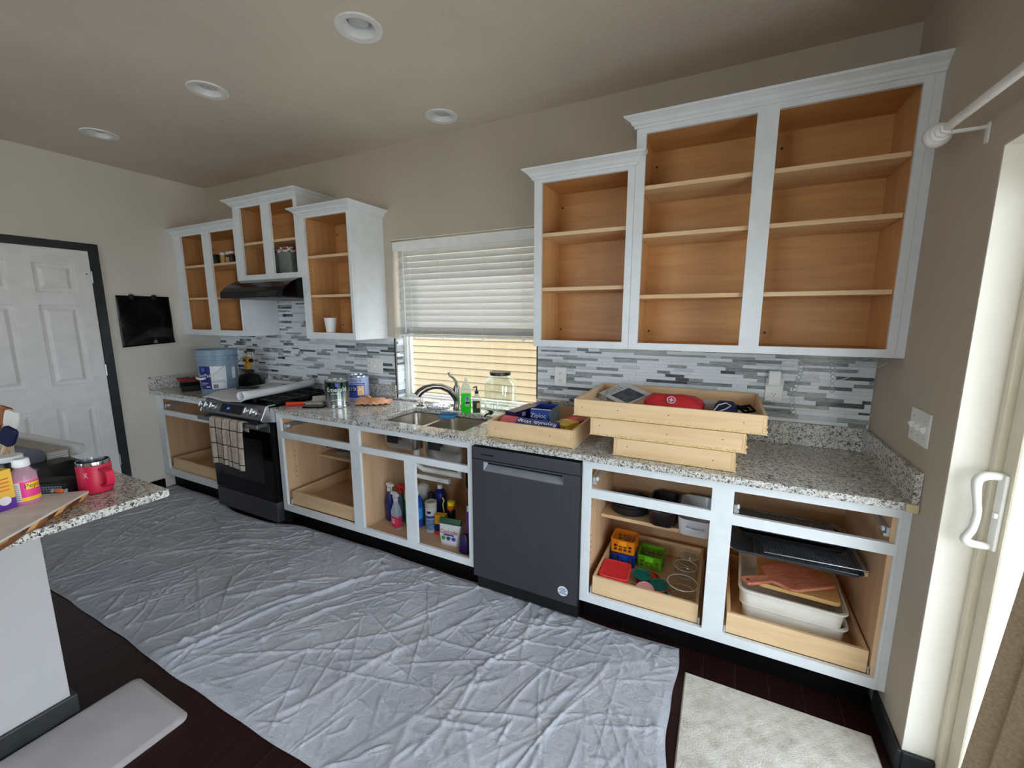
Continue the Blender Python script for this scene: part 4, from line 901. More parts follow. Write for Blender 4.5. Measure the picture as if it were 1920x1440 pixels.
# red paint tray / tool pile left of the bucket
plain('tool_red', (150, 22, 24), 0.4, var=0.08)
tr_ = thing('paint_tray', 'red plastic paint tray propped on a black box by the bucket', 'paint tray', (0.26, -0.425, CT), -0.4)
b = B(); b.box(-0.11, 0.15, -0.09, 0.09, 0.0, 0.05); b.build('black_base', 'black_matte', tr_, bevel=0.01)
def trayfn(u, t):
    x_ = -0.16+0.36*u; y_ = -0.11+0.22*t; e = max(abs(u-0.5)*2, abs(t-0.5)*2)
    return (x_, y_, 0.056 + 0.03*(e**6) + 0.035*math.sin(u*PI)*0.5 + 0.02*u)
B().grid(trayfn, 18, 14).build('tray_shell', 'tool_red', tr_, smooth=True, solid=0.004)
B().box(-0.07, 0.01, -0.045, 0.045, 0.086, 0.09).build('tray_well', 'black_satin', tr_)
B().lathe([(0.008, -0.10), (0.008, -0.093)], (0.12, 0, 0.02), 12, axis='y').build('snap', 'chrome', tr_)
wp = thing('plastic_roll', 'roll of white masking film lying behind the red tray', 'roll', (0.19, -0.122, CT), 0.45)
B().lathe([(0.016, -0.14), (0.034, -0.14), (0.034, 0.14), (0.016, 0.14)], (0, 0, 0.155), 24, False, False, axis='x').build('film_roll', 'white_plastic', wp, smooth=True)
B().lathe([(0.016, -0.139), (0.016, 0.139)], (0, 0, 0.155), 16, axis='x').build('core', 'black_matte', wp)
B().box(-0.11, 0.13, -0.05, 0.05, 0.0, 0.12).build('carton', 'black_matte', wp, bevel=0.003)
clear('film', (222, 222, 222), 0.25, 0.35)
fb = B(); rf = random.Random(8)
fb.grid(lambda u, t: (-0.09+0.18*u, -0.07+0.14*t, 0.004+0.22*math.sin(u*PI)*math.sin(t*PI)+0.014*math.sin(u*21+t*9)*math.sin(t*17-u*6)), 26, 22)
fb = fb.build('plastic_bag', 'film', None, smooth=False, loc=(0.432, -0.165, CT+0.012), rot=(0, 0, 0.1)); tag(fb, 'crumpled clear plastic bag heaped beside the paint bucket', 'plastic bag')
# drill and black bag right of the bucket
plain('drill_yellow', (236, 164, 30), 0.4, var=0.05)
tbg = B().lathe([(0.09, 0.0), (0.112, 0.008), (0.115, 0.06), (0.10, 0.11), (0.05, 0.125), (0.0, 0.128)], (0, 0, 0), 26, sx=1.0, sy=0.75)
for v_ in tbg.bm.verts: v_.co.x += 0.012*math.sin(v_.co.z*40+v_.co.y*22); v_.co.y += 0.010*math.sin(v_.co.x*33+v_.co.z*25)
tbg = tbg.build('tool_bag', 'black_matte', None, smooth=True, loc=(0.655, -0.145, CT)); tag(tbg, 'black fabric tool bag slumped behind the paint bucket', 'bag')
dr = thing('cordless_drill', 'yellow and black cordless drill lying on the tool bag', 'drill', (0.655, -0.14, 1.125), -0.25)
B().lathe([(0.022, -0.09), (0.028, -0.085), (0.030, -0.02), (0.026, 0.03), (0.018, 0.035)], (0, 0, 0.04), 18, axis='x').build('motor_housing', 'drill_yellow', dr, smooth=True)
B().lathe([(0.017, 0.035), (0.019, 0.04), (0.016, 0.075), (0.008, 0.085)], (0, 0, 0.04), 14, axis='x').build('chuck', 'black_satin', dr, smooth=True)
B().cbox((-0.045, 0, -0.015), (0.035, 0.034, 0.085), Matrix.Rotation(0.25, 3, 'Y')).build('grip', 'drill_yellow', dr, bevel=0.008)
B().cbox((-0.035, 0, -0.062), (0.085, 0.055, 0.03)).build('battery', 'black_satin', dr, bevel=0.006)
B().cbox((-0.03, -0.029, 0.04), (0.05, 0.004, 0.022)).build('badge', 'black_satin', dr)
chg = thing('phone_charger', 'white charger plugged into the outlet behind the bucket with a black cord', 'charger', (0.475, -0.03, 1.185))
B().box(-0.02, 0.02, -0.03, 0.012, -0.014, 0.014).build('charger_block', 'white_plastic', chg, bevel=0.003)
B().tube([(0.0, -0.032, 0.0), (-0.02, -0.06, -0.02), (-0.05, -0.09, -0.07), (-0.08, -0.11, -0.13), (-0.075, -0.12, -0.2)], 0.003, 6).build('cord', 'black_satin', chg, smooth=True)
clear('film2', (220, 224, 232), 0.2, 0.4)
fb2 = B().grid(lambda u, t: (-0.06+0.12*u, -0.03+0.06*t, 0.012+0.10*math.sin(u*PI)*math.sin(t*PI)+0.01*math.sin(u*19+t*12)), 14, 10).build('plastic_bag', 'film2', None, loc=(0.84, -0.085, CT)); tag(fb2, 'small clear plastic bag beside the drill', 'plastic bag')

# paper sheet with rolled edge across the range
plain('paper_white', (214, 214, 216), 0.7, var=0.02)
PZ = 0.962
pp = thing('paper_sheet', 'white masking paper sheet with rolled edge draped over the range burners', 'paper', (1.2, -0.4, PZ))
# corners of the flat sheet (world): front-left, front-right, back-right, back-left
FLc, FRc, BRc, BLc = Vector((1.00, -0.735, 0)), Vector((1.48, -0.735, 0)), Vector((1.28, -0.12, 0)), Vector((0.84, -0.12, 0))
def sheetfn(u, t):
    p = (FLc*(1-u)+FRc*u)*(1-t)+(BLc*(1-u)+BRc*u)*t
    z_ = 0.006 + 0.012*math.sin(u*PI)*math.sin(t*PI*1.1) + 0.006*math.sin(u*8+t*5) - (0.016*max(0, 0.18-t)/0.18) + 0.03*max(0, 0.12-u)*math.sin(t*5)
    return (p.x-1.2, p.y+0.4, z_)
B().grid(sheetfn, 24, 24).build('flat_sheet', 'paper_white', pp, smooth=True, solid=0.001)
b = B(); rs = []
for k in range(13):
    t_ = k/12; p = FRc*(1-t_)+Vector((1.37, -0.06, 0))*t_; r_ = 0.034-0.006*math.sin(t_*PI); bend = 0.02*math.sin(t_*PI)
    ax = (Vector((1.37, -0.06, 0))-FRc).normalized(); sd = Vector((ax.y, -ax.x, 0))
    ring = []
    for q in range(22):
        a = -PI/2 + 2*PI*1.15*q/21; r2 = r_*(1-0.08*q/21); ring.append((p.x-1.2+sd.x*(r2*math.cos(a))+bend*0.4, p.y+0.4+sd.y*(r2*math.cos(a)), 0.004+r_+r2*math.sin(a)))
    rs.append(ring)
b.rings(rs, False, False, closed=False); b.build('rolled_edge', 'paper_white', pp, smooth=True, solid=0.001)
b = B().grid(lambda u, t: (-0.36+0.44*u, 0.30+0.02*t+0.03*math.cos(t*PI), 0.004+0.03*math.sin(t*PI)), 12, 6); b.build('curled_back', 'paper_white', pp, smooth=True, solid=0.001)
ph = B().rloft([(0.075, 0.036, 0.012, 0.0), (0.078, 0.038, 0.012, 0.003), (0.078, 0.038, 0.012, 0.009), (0.075, 0.036, 0.012, 0.011)], 4).build('phone', 'black_satin', None, smooth=True, loc=(1.13, -0.46, PZ+0.028), rot=(0, 0, 0.75)); tag(ph, 'black phone lying on the white paper on the range', 'phone')

# dish towel over the oven handle
m = Mat('towel_check', (206, 192, 178), 0.95, spec=0.1)
tc = m.n('ShaderNodeUVMap'); sp = m.n('ShaderNodeSeparateXYZ'); m.link(tc.outputs[0], sp.inputs[0])
def stripe(out, n_, w_):
    a = m.n('ShaderNodeMath', operation='MULTIPLY'); a.inputs[1].default_value = n_; m.link(out, a.inputs[0])
    f_ = m.n('ShaderNodeMath', operation='FRACT'); m.link(a.outputs[0], f_.inputs[0])
    l_ = m.n('ShaderNodeMath', operation='LESS_THAN'); l_.inputs[1].default_value = w_; m.link(f_.outputs[0], l_.inputs[0]); return l_.outputs[0]
mxn = m.n('ShaderNodeMath', operation='MAXIMUM'); m.link(stripe(sp.outputs[0], 4.3, 0.075), mxn.inputs[0]); m.link(stripe(sp.outputs[1], 3.2, 0.06), mxn.inputs[1])
vz = m.noise(m.coords(), 30, 4); cr1 = m.ramp(vz, [(0.3, (192, 176, 164)), (0.7, (216, 204, 192))])
mr = m.n('ShaderNodeMixRGB'); m.link(mxn.outputs[0], mr.inputs[0]); m.link(cr1, mr.inputs[1]); mr.inputs[2].default_value = lin((44, 36, 36)); m.color(mr.outputs[0]); M['towel_check'] = m.m
tw = thing('dish_towel', 'cream checked dish towel hanging over the oven door handle', 'towel', (1.285, -0.733, 0.806))
def towel(u, t):
    s = t*0.47 - 0.10                                       # arc length from the back hem over the bar
    x_ = (-0.188 + 0.405*u) + (0.035-0.05*u)*max(0, s)*1.2
    wv = 0.010*math.sin(u*11+0.8)*min(1, max(0, abs(s)-0.01)*9) + 0.004*math.sin(u*26)*min(1, abs(s)*4)
    R_ = 0.0165
    if s < -0.026: return (x_, 0.0165+0.004+0*wv, 0.003+(s+0.026))
    if s < 0.026:
        a = (s/0.026)*PI/2; return (x_, -math.sin(a)*R_, 0.003 + math.cos(a)*0.007)
    return (x_, -R_-0.003-abs(wv)-0.02*(s-0.026), 0.003-(s-0.026)+0.008*math.sin(u*5)*(s > 0.3))
b = B(); nu, nv = 60, 70
uvl = b.bm.loops.layers.uv.new('UVMap')
g = [[b.bm.verts.new(towel(i/nu, j/nv)) for j in range(nv+1)] for i in range(nu+1)]
for i in range(nu):
    for j in range(nv):
        f_ = b.bm.faces.new((g[i][j], g[i+1][j], g[i+1][j+1], g[i][j+1]))
        for l_, (ii, jj) in zip(f_.loops, ((i, j), (i+1, j), (i+1, j+1), (i, j+1))): l_[uvl].uv = (ii/nu+0.07, jj/nv*1.25+0.12)
b.build('cloth', 'towel_check', tw, smooth=True, solid=0.003)

# ================================================================== between range and sink
plain('can_steel', (168, 172, 172), 0.22, 0.9, var=0.04); plain('emerald_green', (36, 60, 50), 0.25, 0.5, var=0.15)
m = Mat('emerald_foil', (60, 90, 76), 0.24, 0.9); tc_ = m.n('ShaderNodeTexCoord'); sp_ = m.n('ShaderNodeSeparateXYZ'); m.link(tc_.outputs['Generated'], sp_.inputs[0]); m.color(m.ramp(sp_.outputs[2], [(0.15, (190, 194, 193)), (0.5, (132, 146, 140)), (0.75, (48, 68, 60)), (1.0, (30, 46, 41))])); M['emerald_foil'] = m.m
plain('ink_black', (26, 28, 30), 0.5); plain('print_white', (232, 236, 236), 0.4); plain('paint_white', (230, 231, 230), 0.3)
plain('violet', (88, 80, 190), 0.35)
AE = math.atan2(-2.51+0.37, 4.52-2.02)
ec = thing('paint_can', 'open gallon paint can with dark green metallic label', 'paint can', (2.025, -0.365, CT))
B().lathe([(0.080, 0.0), (0.0835, 0.002), (0.0835, 0.006), (0.0815, 0.009), (0.0815, 0.182), (0.0835, 0.185), (0.0835, 0.190), (0.079, 0.191), (0.078, 0.17)], (0, 0, 0), 44, True, False).build('can_body', 'can_steel', ec, smooth=True)
B().lathe([(0.0786, 0.176), (0.0, 0.176)], (0, 0, 0), 36, False, True).build('paint_film', 'paint_white', ec)
lb = band(0.0818, 0.0818, 0.012, 0.178, AE-1.5, AE+1.5, 40).build('green_label', 'emerald_foil', ec, smooth=True)
b2 = lb
text('lettering', 'Emerald', 0.044, 'print_white', lb, wrap(0.0823, 0.128, AE-0.05))
band(0.0821, 0.0821, 0.150, 0.174, AE-0.16, AE+0.12, 6).build('emblem', 'violet', lb)
text('lettering', 'O', 0.032, 'emerald_green', b2, wrap(0.0823, 0.074, AE+0.05))
for z_, a_, c_ in ((0.098, -0.55, 0.15), (0.054, -0.6, 0.2), (0.050, 0.2, 0.7)): band(0.0822, 0.0822, z_, z_+0.0025, AE+a_, AE+c_, 8).build('print_line', 'print_white', b2)
for k in range(3): band(0.0822, 0.0822, 0.020+0.009*k, 0.026+0.009*k, AE-0.62, AE-0.28, 6).build('print_block', 'ink_black', b2)
band(0.0822, 0.0822, 0.026, 0.030, AE+0.62, AE+1.0, 6).build('print_line', 'ink_black', b2)
for s in (-1, 1): B().lathe([(0.008, 0.0), (0.008, 0.006)], (0, 0, 0), 10, axis='x').build('bail_ear', 'chrome', ec, loc=(0.083*math.cos(AE+s*PI/2), 0.083*math.sin(AE+s*PI/2), 0.155), rot=(0, 0, AE+s*PI/2))
B().tube([(0.0885*math.cos(AE-PI/2+PI*k/16), 0.0885*math.sin(AE-PI/2+PI*k/16), 0.155-0.10*math.sin(PI*k/16)) for k in list(range(0, 4))+list(range(13, 17))][:4], 0.0018, 5).build('bail', 'chrome', ec)
plain('can_blue', (170, 184, 222), 0.35, var=0.03); plain('blue_panel', (50, 74, 160), 0.4, var=0.04); plain('navy_print', (22, 30, 80), 0.4); plain('orange_art', (236, 190, 150), 0.5, var=0.12, scale=60)
AS = math.atan2(-2.51+0.13, 4.52-1.985)
sc_ = thing('paint_can', 'gallon primer can with light blue label beside the outlet plate', 'paint can', (1.99, -0.135, CT))
B().lathe([(0.080, 0.0), (0.0835, 0.002), (0.0825, 0.008), (0.0825, 0.184), (0.084, 0.187), (0.084, 0.194), (0.079, 0.195), (0.077, 0.184), (0.0, 0.184)], (0, 0, 0), 44).build('can_body', 'can_blue', sc_, smooth=True)
B().lathe([(0.0845, 0.186), (0.0845, 0.195), (0.078, 0.1955), (0.0765, 0.186)], (0, 0, 0), 40, False, False).build('rim', 'can_steel', sc_, smooth=True)
l_ = band(0.0828, 0.0828, 0.030, 0.140, AS-0.95, AS+0.62, 24).build('blue_panel', 'blue_panel', sc_, smooth=True)
l3 = band(0.0830, 0.0830, 0.072, 0.118, AS-0.92, AS-0.10, 12).build('name_panel', 'navy_print', l_, smooth=True)
text('lettering', 'STIX', 0.040, 'print_white', l3, wrap(0.0833, 0.095, AS-0.52), sx=0.85)
band(0.0830, 0.0830, 0.045, 0.120, AS-0.06, AS+0.55, 12).build('picture', 'orange_art', l_, smooth=True)
band(0.0830, 0.0830, 0.130, 0.133, AS-0.85, AS+0.5, 12).build('white_rule', 'print_white', l_, smooth=True)
text('lettering', 'INSL-X', 0.026, 'navy_print', sc_, wrap(0.0829, 0.160, AS-0.15))
# orange rag
rgx = B(); rgx.grid(lambda u, t: (-0.125+0.25*u+0.012*math.sin(t*9), -0.07+0.14*t+0.014*math.sin(u*8), 0.003+0.062*max(0, math.sin(u*PI))**0.7*max(0, math.sin(t*PI))**0.6*(0.6+0.4*math.sin(u*13+t*5)*math.sin(t*9+u*4))+0.010*abs(math.sin(u*19+t*17))), 48, 34)
rgx = rgx.build('cleaning_rag', plain('rag_orange', (222, 164, 128), 0.9, var=0.1).m, None, smooth=True, solid=0.002, loc=(2.215, -0.215, CT+0.003), rot=(0, 0, 0.62)); tag(rgx, 'crumpled peach-orange rag beside the primer can', 'rag')
# roller and phone
plain('handle_orange', (226, 62, 34), 0.4, var=0.04); plain('nap_grey', (170, 162, 150), 0.95, var=0.12, scale=90)
rl = thing('paint_roller', 'mini paint roller with orange-red handle and grey nap', 'paint roller', (1.70, -0.545, CT), 0.76)
B().lathe([(0.012, 0.0), (0.014, 0.005), (0.0125, 0.06), (0.0135, 0.10), (0.009, 0.118)], (0, 0, 0.0145), 16, axis='x').build('grip', 'handle_orange', rl, smooth=True)
B().tube([(0.11, 0, 0.0145), (0.16, 0.0, 0.018), (0.185, 0.03, 0.03), (0.19, 0.05, 0.035)], 0.0035, 8).build('frame', 'zinc', rl, smooth=True)
B().lathe([(0.010, 0.0), (0.026, 0.003), (0.028, 0.01), (0.028, 0.12), (0.022, 0.126)], (0.17, 0.045, 0.0285), 22, axis='x').build('nap_sleeve', 'nap_grey', rl, smooth=True)
B().box(0.13, 0.25, -0.03, 0.016, 0.0, 0.018).build('brush_block', 'nap_grey', rl, bevel=0.006)
ph2 = B().rloft([(0.075, 0.037, 0.01, 0.0), (0.077, 0.039, 0.01, 0.003), (0.077, 0.039, 0.01, 0.008), (0.075, 0.037, 0.01, 0.010)], 4).build('phone', 'black_gloss', None, smooth=True, loc=(1.915, -0.475, CT), rot=(0, 0, 0.45)); tag(ph2, 'black phone on the granite beside the green paint can', 'phone')

# ================================================================== sink surround
fc_ = thing('kitchen_faucet', 'brushed nickel pull-out kitchen faucet with top lever', 'faucet', (2.885, -0.098, CT))
FD = Vector((-0.62, -0.785, 0))                              # spout direction (towards the left bowl)
B().lathe([(0.030, 0.0), (0.031, 0.006), (0.026, 0.014), (0.023, 0.05), (0.0245, 0.10), (0.024, 0.15), (0.018, 0.172), (0.0, 0.178)], (0, 0, 0), 26).build('column', 'nickel', fc_, smooth=True)
sp_ = [(0.0, 0.07), (0.02, 0.105), (0.055, 0.145), (0.11, 0.172), (0.165, 0.178), (0.215, 0.168), (0.255, 0.146), (0.275, 0.122)]
B().tube([tuple(FD*a + Vector((0, 0, z_))) for a, z_ in sp_], [0.024, 0.0235, 0.022, 0.0205, 0.021, 0.023, 0.025, 0.0245], 16).build('spout', 'nickel', fc_, smooth=True)
B().tube([tuple(FD*0.205+Vector((0, 0, 0.148))), tuple(FD*0.225+Vector((0, 0, 0.142)))], 0.006, 8).build('spray_button', 'black_satin', fc_)
B().tube([(0, 0, 0.17), (-0.004, 0.002, 0.195), (-0.022, -0.004, 0.222), (-0.044, -0.016, 0.240), (-0.050, -0.020, 0.262)], [0.014, 0.011, 0.0085, 0.008, 0.009], 12).build('lever', 'nickel', fc_, smooth=True)
plain('soap_green', (40, 226, 40), 0.15, var=0.03); clear('soap_clear', (226, 236, 222), 0.08, 0.55)
ds_ = thing('dish_soap', 'bottle of bright green dish soap beside the faucet', 'bottle', (2.985, -0.135, CT), 0.4)
B().rloft([(0.030, 0.020, 0.012, 0.0), (0.033, 0.022, 0.013, 0.004), (0.034, 0.0225, 0.013, 0.06), (0.033, 0.022, 0.013, 0.132)], 5).build('liquid', 'soap_green', ds_, smooth=True)
B().rloft([(0.033, 0.022, 0.013, 0.1325), (0.0325, 0.0215, 0.013, 0.155), (0.029, 0.020, 0.013, 0.178), (0.020, 0.016, 0.012, 0.197), (0.012, 0.012, 0.010, 0.208)], 5, False, True).build('shoulder', 'soap_clear', ds_, smooth=True)
B().lathe([(0.012, 0.2085), (0.012, 0.222), (0.008, 0.228), (0.007, 0.238), (0.0, 0.240)], (0, 0, 0), 16).build('cap', 'soap_clear', ds_, smooth=True)
plain('soap_label', (60, 90, 190), 0.4, var=0.05)
sl = B().box(-0.004, 0.027, -0.0238, -0.0230, 0.045, 0.115).build('label', 'soap_clear', ds_)
B().lathe([(0.011, -0.0246), (0.011, -0.0239)], (0.013, 0, 0.098), 16, axis='y').build('emblem', 'soap_label', sl); text('lettering', 'Dawn', 0.009, 'print_white', sl, loc=(0.013, -0.0250, 0.098), rot=(PI/2, 0, 0)); B().box(-0.001, 0.026, -0.0244, -0.0239, 0.064, 0.076).build('name_bar', 'navy_print', sl)
hs = thing('hand_soap', 'clear pump bottle of hand soap with a black pump', 'bottle', (3.065, -0.13, CT), 0.4)
B().rloft([(0.027, 0.019, 0.010, 0.0), (0.029, 0.020, 0.011, 0.004), (0.029, 0.020, 0.011, 0.105), (0.014, 0.014, 0.01, 0.125), (0.012, 0.012, 0.01, 0.135)], 5).build('bottle_body', 'soap_clear', hs, smooth=True)
sl = B().box(-0.024, 0.024, -0.0212, -0.0204, 0.008, 0.088).build('label', plain('leaf_green', (30, 60, 30), 0.5, var=0.6, scale=70).m, hs)
B().box(0.003, 0.024, -0.0220, -0.0214, 0.04, 0.075).build('label_patch', plain('peach', (240, 186, 140), 0.5).m, sl)
B().lathe([(0.0125, 0.1352), (0.0125, 0.152), (0.005, 0.155), (0.005, 0.178), (0.0, 0.178)], (0, 0, 0), 16).build('pump_collar', 'black_satin', hs, smooth=True)
B().tube([(0.004, 0, 0.178), (-0.006, -0.006, 0.182), (-0.022, -0.016, 0.176)], 0.0045, 8).build('pump_spout', 'black_satin', hs, smooth=True)
jr = thing('drink_dispenser', 'clear embossed glass drink dispenser jar with spigot', 'jar', (3.226, -0.097, CT))
B().rloft([(0.082, 0.07, 0.03, 0.0), (0.088, 0.076, 0.034, 0.008), (0.090, 0.078, 0.036, 0.10), (0.090, 0.078, 0.036, 0.205), (0.080, 0.072, 0.05, 0.238), (0.066, 0.066, 0.065, 0.255), (0.064, 0.064, 0.063, 0.268)], 8, True, False).build('glass_body', 'clear_glass', jr, smooth=True, solid=0.004)
B().lathe([(0.067, 0.266), (0.069, 0.268), (0.069, 0.284), (0.066, 0.287), (0.0, 0.288)], (0, 0, 0), 32).build('lid', 'dark_metal', jr, smooth=True)
b = B()
for q in ([(-0.05, 0.19), (-0.01, 0.16), (0.0, 0.12), (0.02, 0.09)], [(-0.02, 0.18), (0.01, 0.195), (0.04, 0.18), (0.03, 0.15), (0.0, 0.16)], [(0.0, 0.13), (0.03, 0.12), (0.045, 0.10)], [(-0.04, 0.17), (-0.03, 0.14), (0.0, 0.10), (0.03, 0.075)]):
    b.tube([(x_, -0.0795, z_) for x_, z_ in q], 0.0022, 6)
b.build('embossing', 'clear_glass', jr, smooth=True)
sg = B().lathe([(0.013, -0.098), (0.013, -0.0805)], (-0.02, 0, 0.03), 14, axis='y').build('spigot', 'dark_metal', jr)
B().tube([(-0.02, -0.095, 0.03), (-0.03, -0.112, 0.028), (-0.045, -0.118, 0.018), (-0.052, -0.118, 0.006)], 0.006, 8).build('spout', 'dark_metal', sg, smooth=True); B().box(-0.034, 0.004, -0.112, -0.104, 0.044, 0.050).build('tap_lever', 'dark_metal', sg)
stp = B(); stp.lathe([(0.034, 0.0), (0.038, 0.003), (0.036, 0.008), (0.022, 0.010), (0.022, 0.02), (0.03, 0.022), (0.028, 0.027), (0.006, 0.028), (0.006, 0.034), (0.0, 0.035)], (0, 0, 0), 24)
stp.tube([(-0.009, 0, 0.03), (-0.009, 0, 0.056), (0.009, 0, 0.056), (0.009, 0, 0.03)], 0.0015, 6)
stp = stp.build('sink_stopper', 'chrome', None, smooth=True, loc=(2.565, -0.085, CT)); tag(stp, 'round metal sink strainer standing at the left rear of the sink', 'stopper')
m = Mat('knit', (214, 214, 226), 0.95); v = m.coords((40, 40, 40)); m.color(m.ramp(m.noise(v, 1.5, 2, 0.5, 1.5), [(0.42, (60, 56, 90)), (0.5, (226, 224, 232))])); m.bump(m.noise(v, 2, 2), 0.8, 0.01); M['knit'] = m.m
sm = B(); rs = []
for k in range(60):
    for q in range(1): pass
sm.lathe([(0.076, 0.0), (0.083, 0.006), (0.08, 0.016), (0.05, 0.020), (0.02, 0.021), (0.0, 0.020)], (0, 0, 0), 40)
for v_ in sm.bm.verts:
    a = math.atan2(v_.co.y, v_.co.x); rr_ = math.hypot(v_.co.x, v_.co.y); v_.co.z += 0.003*math.sin(a*13)*math.sin(rr_*160)*(v_.co.z > 0.004); v_.co.x *= 1+0.03*math.sin(a*13); v_.co.y *= 1+0.03*math.sin(a*13)
sm = sm.build('knit_scrubber', 'knit', None, smooth=True, loc=(2.725, -0.095, CT)); tag(sm, 'round white and navy knitted scrubber behind the sink', 'scrubber')
plain('sponge_blue', (70, 150, 200), 0.8, var=0.06, scale=80); plain('sponge_dark', (40, 96, 150), 0.9, var=0.1, scale=90)
sg_ = thing('sponge', 'blue scrub sponge resting on the divider between sink bowls', 'sponge', (2.888, -0.218, 0.884), 0.25)
B().rloft([(0.050, 0.032, 0.01, 0.0), (0.052, 0.034, 0.012, 0.004), (0.052, 0.034, 0.012, 0.018), (0.050, 0.032, 0.011, 0.022)], 4).build('foam', 'sponge_blue', sg_, smooth=True)
B().rloft([(0.050, 0.032, 0.011, 0.0222), (0.050, 0.032, 0.011, 0.029), (0.047, 0.029, 0.01, 0.031)], 4).build('scour_pad', 'sponge_dark', sg_, smooth=True)
# ================================================================== pulled drawer boxes on the right counter
def drawer_box(label, x0, x1, y0, y1, z, h, nails, seed):
    t = thing('drawer_box', label, 'drawer', ((x0+x1)/2, (y0+y1)/2, z)); hx, hy = (x1-x0)/2, (y1-y0)/2; th = 0.013
    box('front_board', 'maple_pale', (-hx+th, hx-th, -hy, -hy+th, 0.003, h), t, 0.0012); box('back_board', 'maple_pale', (-hx+th, hx-th, hy-th, hy, 0.003, h), t, 0.0012)
    for s in (-1, 1): box('side_board', 'maple_pale_y', (min(s*hx, s*(hx-th+0.0003)), max(s*hx, s*(hx-th+0.0003)), -hy, hy, 0.003, h), t, 0.0012)
    box('bottom_board', 'maple_pale', (-hx+th, hx-th, -hy+th, hy-th, 0.006, 0.012), t)
    for s in (-1, 1): box('runner', 'white_plastic', (s*(hx+0.001)-0.0055, s*(hx+0.001)+0.0055, -hy+0.004, hy, 0.0, 0.0028), t)
    for nx, nz in nails: B().lathe([(0.0024, -hy-0.0012), (0.0024, -hy+0.0005)], (nx, 0, nz), 8, axis='y').build('nail_hole', 'pin_dark', t)
    rj = random.Random(seed); b = B(); n_ = 60                     # ragged edge band along the foot of the front
    top = [(-hx+0.002+(2*hx-0.004)*k/n_, 0.005+0.006*rj.random()) for k in range(n_+1)]
    vs1 = [b.bm.verts.new((x_, -hy-0.0008, 0.002)) for x_, _ in top]; vs2 = [b.bm.verts.new((x_, -hy-0.0008, z_+0.003)) for x_, z_ in top]
    for k in range(n_): b.bm.faces.new((vs1[k], vs1[k+1], vs2[k+1], vs2[k]))
    b.build('edge_band', 'edge_paper', t, solid=0.0006)
    b = B(); n_ = 16
    pts_ = [(0.003+(h-0.006)*k/n_, 0.001+0.008*rj.random()*(1 if k < 8 else 0.4)) for k in range(n_+1)]
    v1 = [b.bm.verts.new((hx, -hy-0.0006, z_)) for z_, _ in pts_]; v2 = [b.bm.verts.new((hx+e_, -hy-0.0012, z_)) for z_, e_ in pts_]
    for k in range(n_): b.bm.faces.new((v1[k], v2[k], v2[k+1], v1[k+1]))
    b.build('torn_edge', 'edge_paper', t, solid=0.0006)
    return t
plain('edge_paper', (216, 186, 132), 0.7, var=0.18, scale=260)
drawer_box('small shallow drawer box holding wrap and bag cartons', 3.405, 3.888, -0.580, -0.045, CT, 0.090, [(-0.19, 0.05), (0.12, 0.05)], 1)
drawer_box('lowest and narrowest drawer box of the stack', 4.088, 4.592, -0.588, -0.06, CT, 0.0845, [(-0.19, 0.05), (0.17, 0.04)], 2)
drawer_box('middle drawer box of the stack', 3.975, 4.625, -0.590, -0.05, 1.0, 0.0845, [(-0.28, 0.05), (0.02, 0.045), (0.24, 0.05)], 3)
drawer_box('widest drawer box on top of the stack, filled with a red pouch and papers', 3.892, 4.692, -0.590, -0.04, 1.0855, 0.082, [(-0.36, 0.045), (-0.19, 0.045), (0.03, 0.045), (0.32, 0.045)], 4)

# cartons in the small drawer
plain('carton_navy', (30, 30, 96), 0.35, var=0.05); plain('carton_red', (196, 56, 70), 0.4, var=0.08); plain('carton_purple', (44, 28, 78), 0.35, var=0.08); plain('carton_blue', (34, 66, 150), 0.35, var=0.05)
plain('carton_teal', (110, 150, 170), 0.4, var=0.15, scale=30); plain('carton_yellow', (226, 190, 40), 0.4, var=0.06); plain('carton_brick', (176, 50, 36), 0.4, var=0.1); plain('carton_inside', (60, 50, 44), 0.8)
rw = thing('foil_carton', 'blue and red aluminium foil carton lying upside down in the small drawer', 'carton', (3.625, -0.510, 0.985), -0.06, rot=(0.5, 0.0, -0.06))
B().box(-0.165, 0.165, -0.026, 0.026, -0.026, 0.026).build('carton_body', 'carton_navy', rw, bevel=0.001); B().box(-0.1658, -0.075, -0.0266, 0.0266, -0.0266, 0.0266).build('red_end', 'carton_red', rw)
text('lettering', 'Reynolds Wrap', 0.036, 'print_white', rw, loc=(0.045, -0.0268, 0.0), rot=(PI/2, PI, 0)); text('lettering', 'Reynolds Wrap', 0.036, 'print_white', rw, loc=(0.045, 0.0, 0.0268), rot=(0, 0, PI))
zp = thing('bag_carton', 'open blue storage bag carton standing in the small drawer', 'carton', (3.635, -0.318, 0.928), 0.06)
b = B(); b.box(-0.058, 0.058, -0.088, -0.086, 0, 0.122).box(-0.058, 0.058, 0.086, 0.088, 0, 0.122).box(-0.058, -0.056, -0.086, 0.086, 0, 0.122).box(-0.056, 0.056, -0.086, 0.086, 0, 0.003); b.build('carton_body', 'carton_blue', zp)
B().box(0.056, 0.0586, -0.0885, 0.0885, 0, 0.122).build('side_panel', 'carton_teal', zp); B().box(-0.056, 0.056, -0.086, 0.086, 0.003, 0.075).build('bag_stack', 'carton_inside', zp)
B().box(-0.0565, 0.0565, -0.0862, -0.070, 0.1222, 0.1235).build('open_flap', 'label_white', zp)
text('lettering', 'Ziploc', 0.036, 'print_white', zp, loc=(-0.012, -0.0886, 0.088), rot=(PI/2, 0, 0)); B().lathe([(0.016, -0.0888), (0.016, -0.0882)], (0.028, 0, 0.06), 18, axis='y').build('emblem', 'label_sky', zp)
pz_ = thing('bag_carton', 'long dark purple bag carton along the left side of the small drawer', 'carton', (3.503, -0.245, 0.928), -0.2)
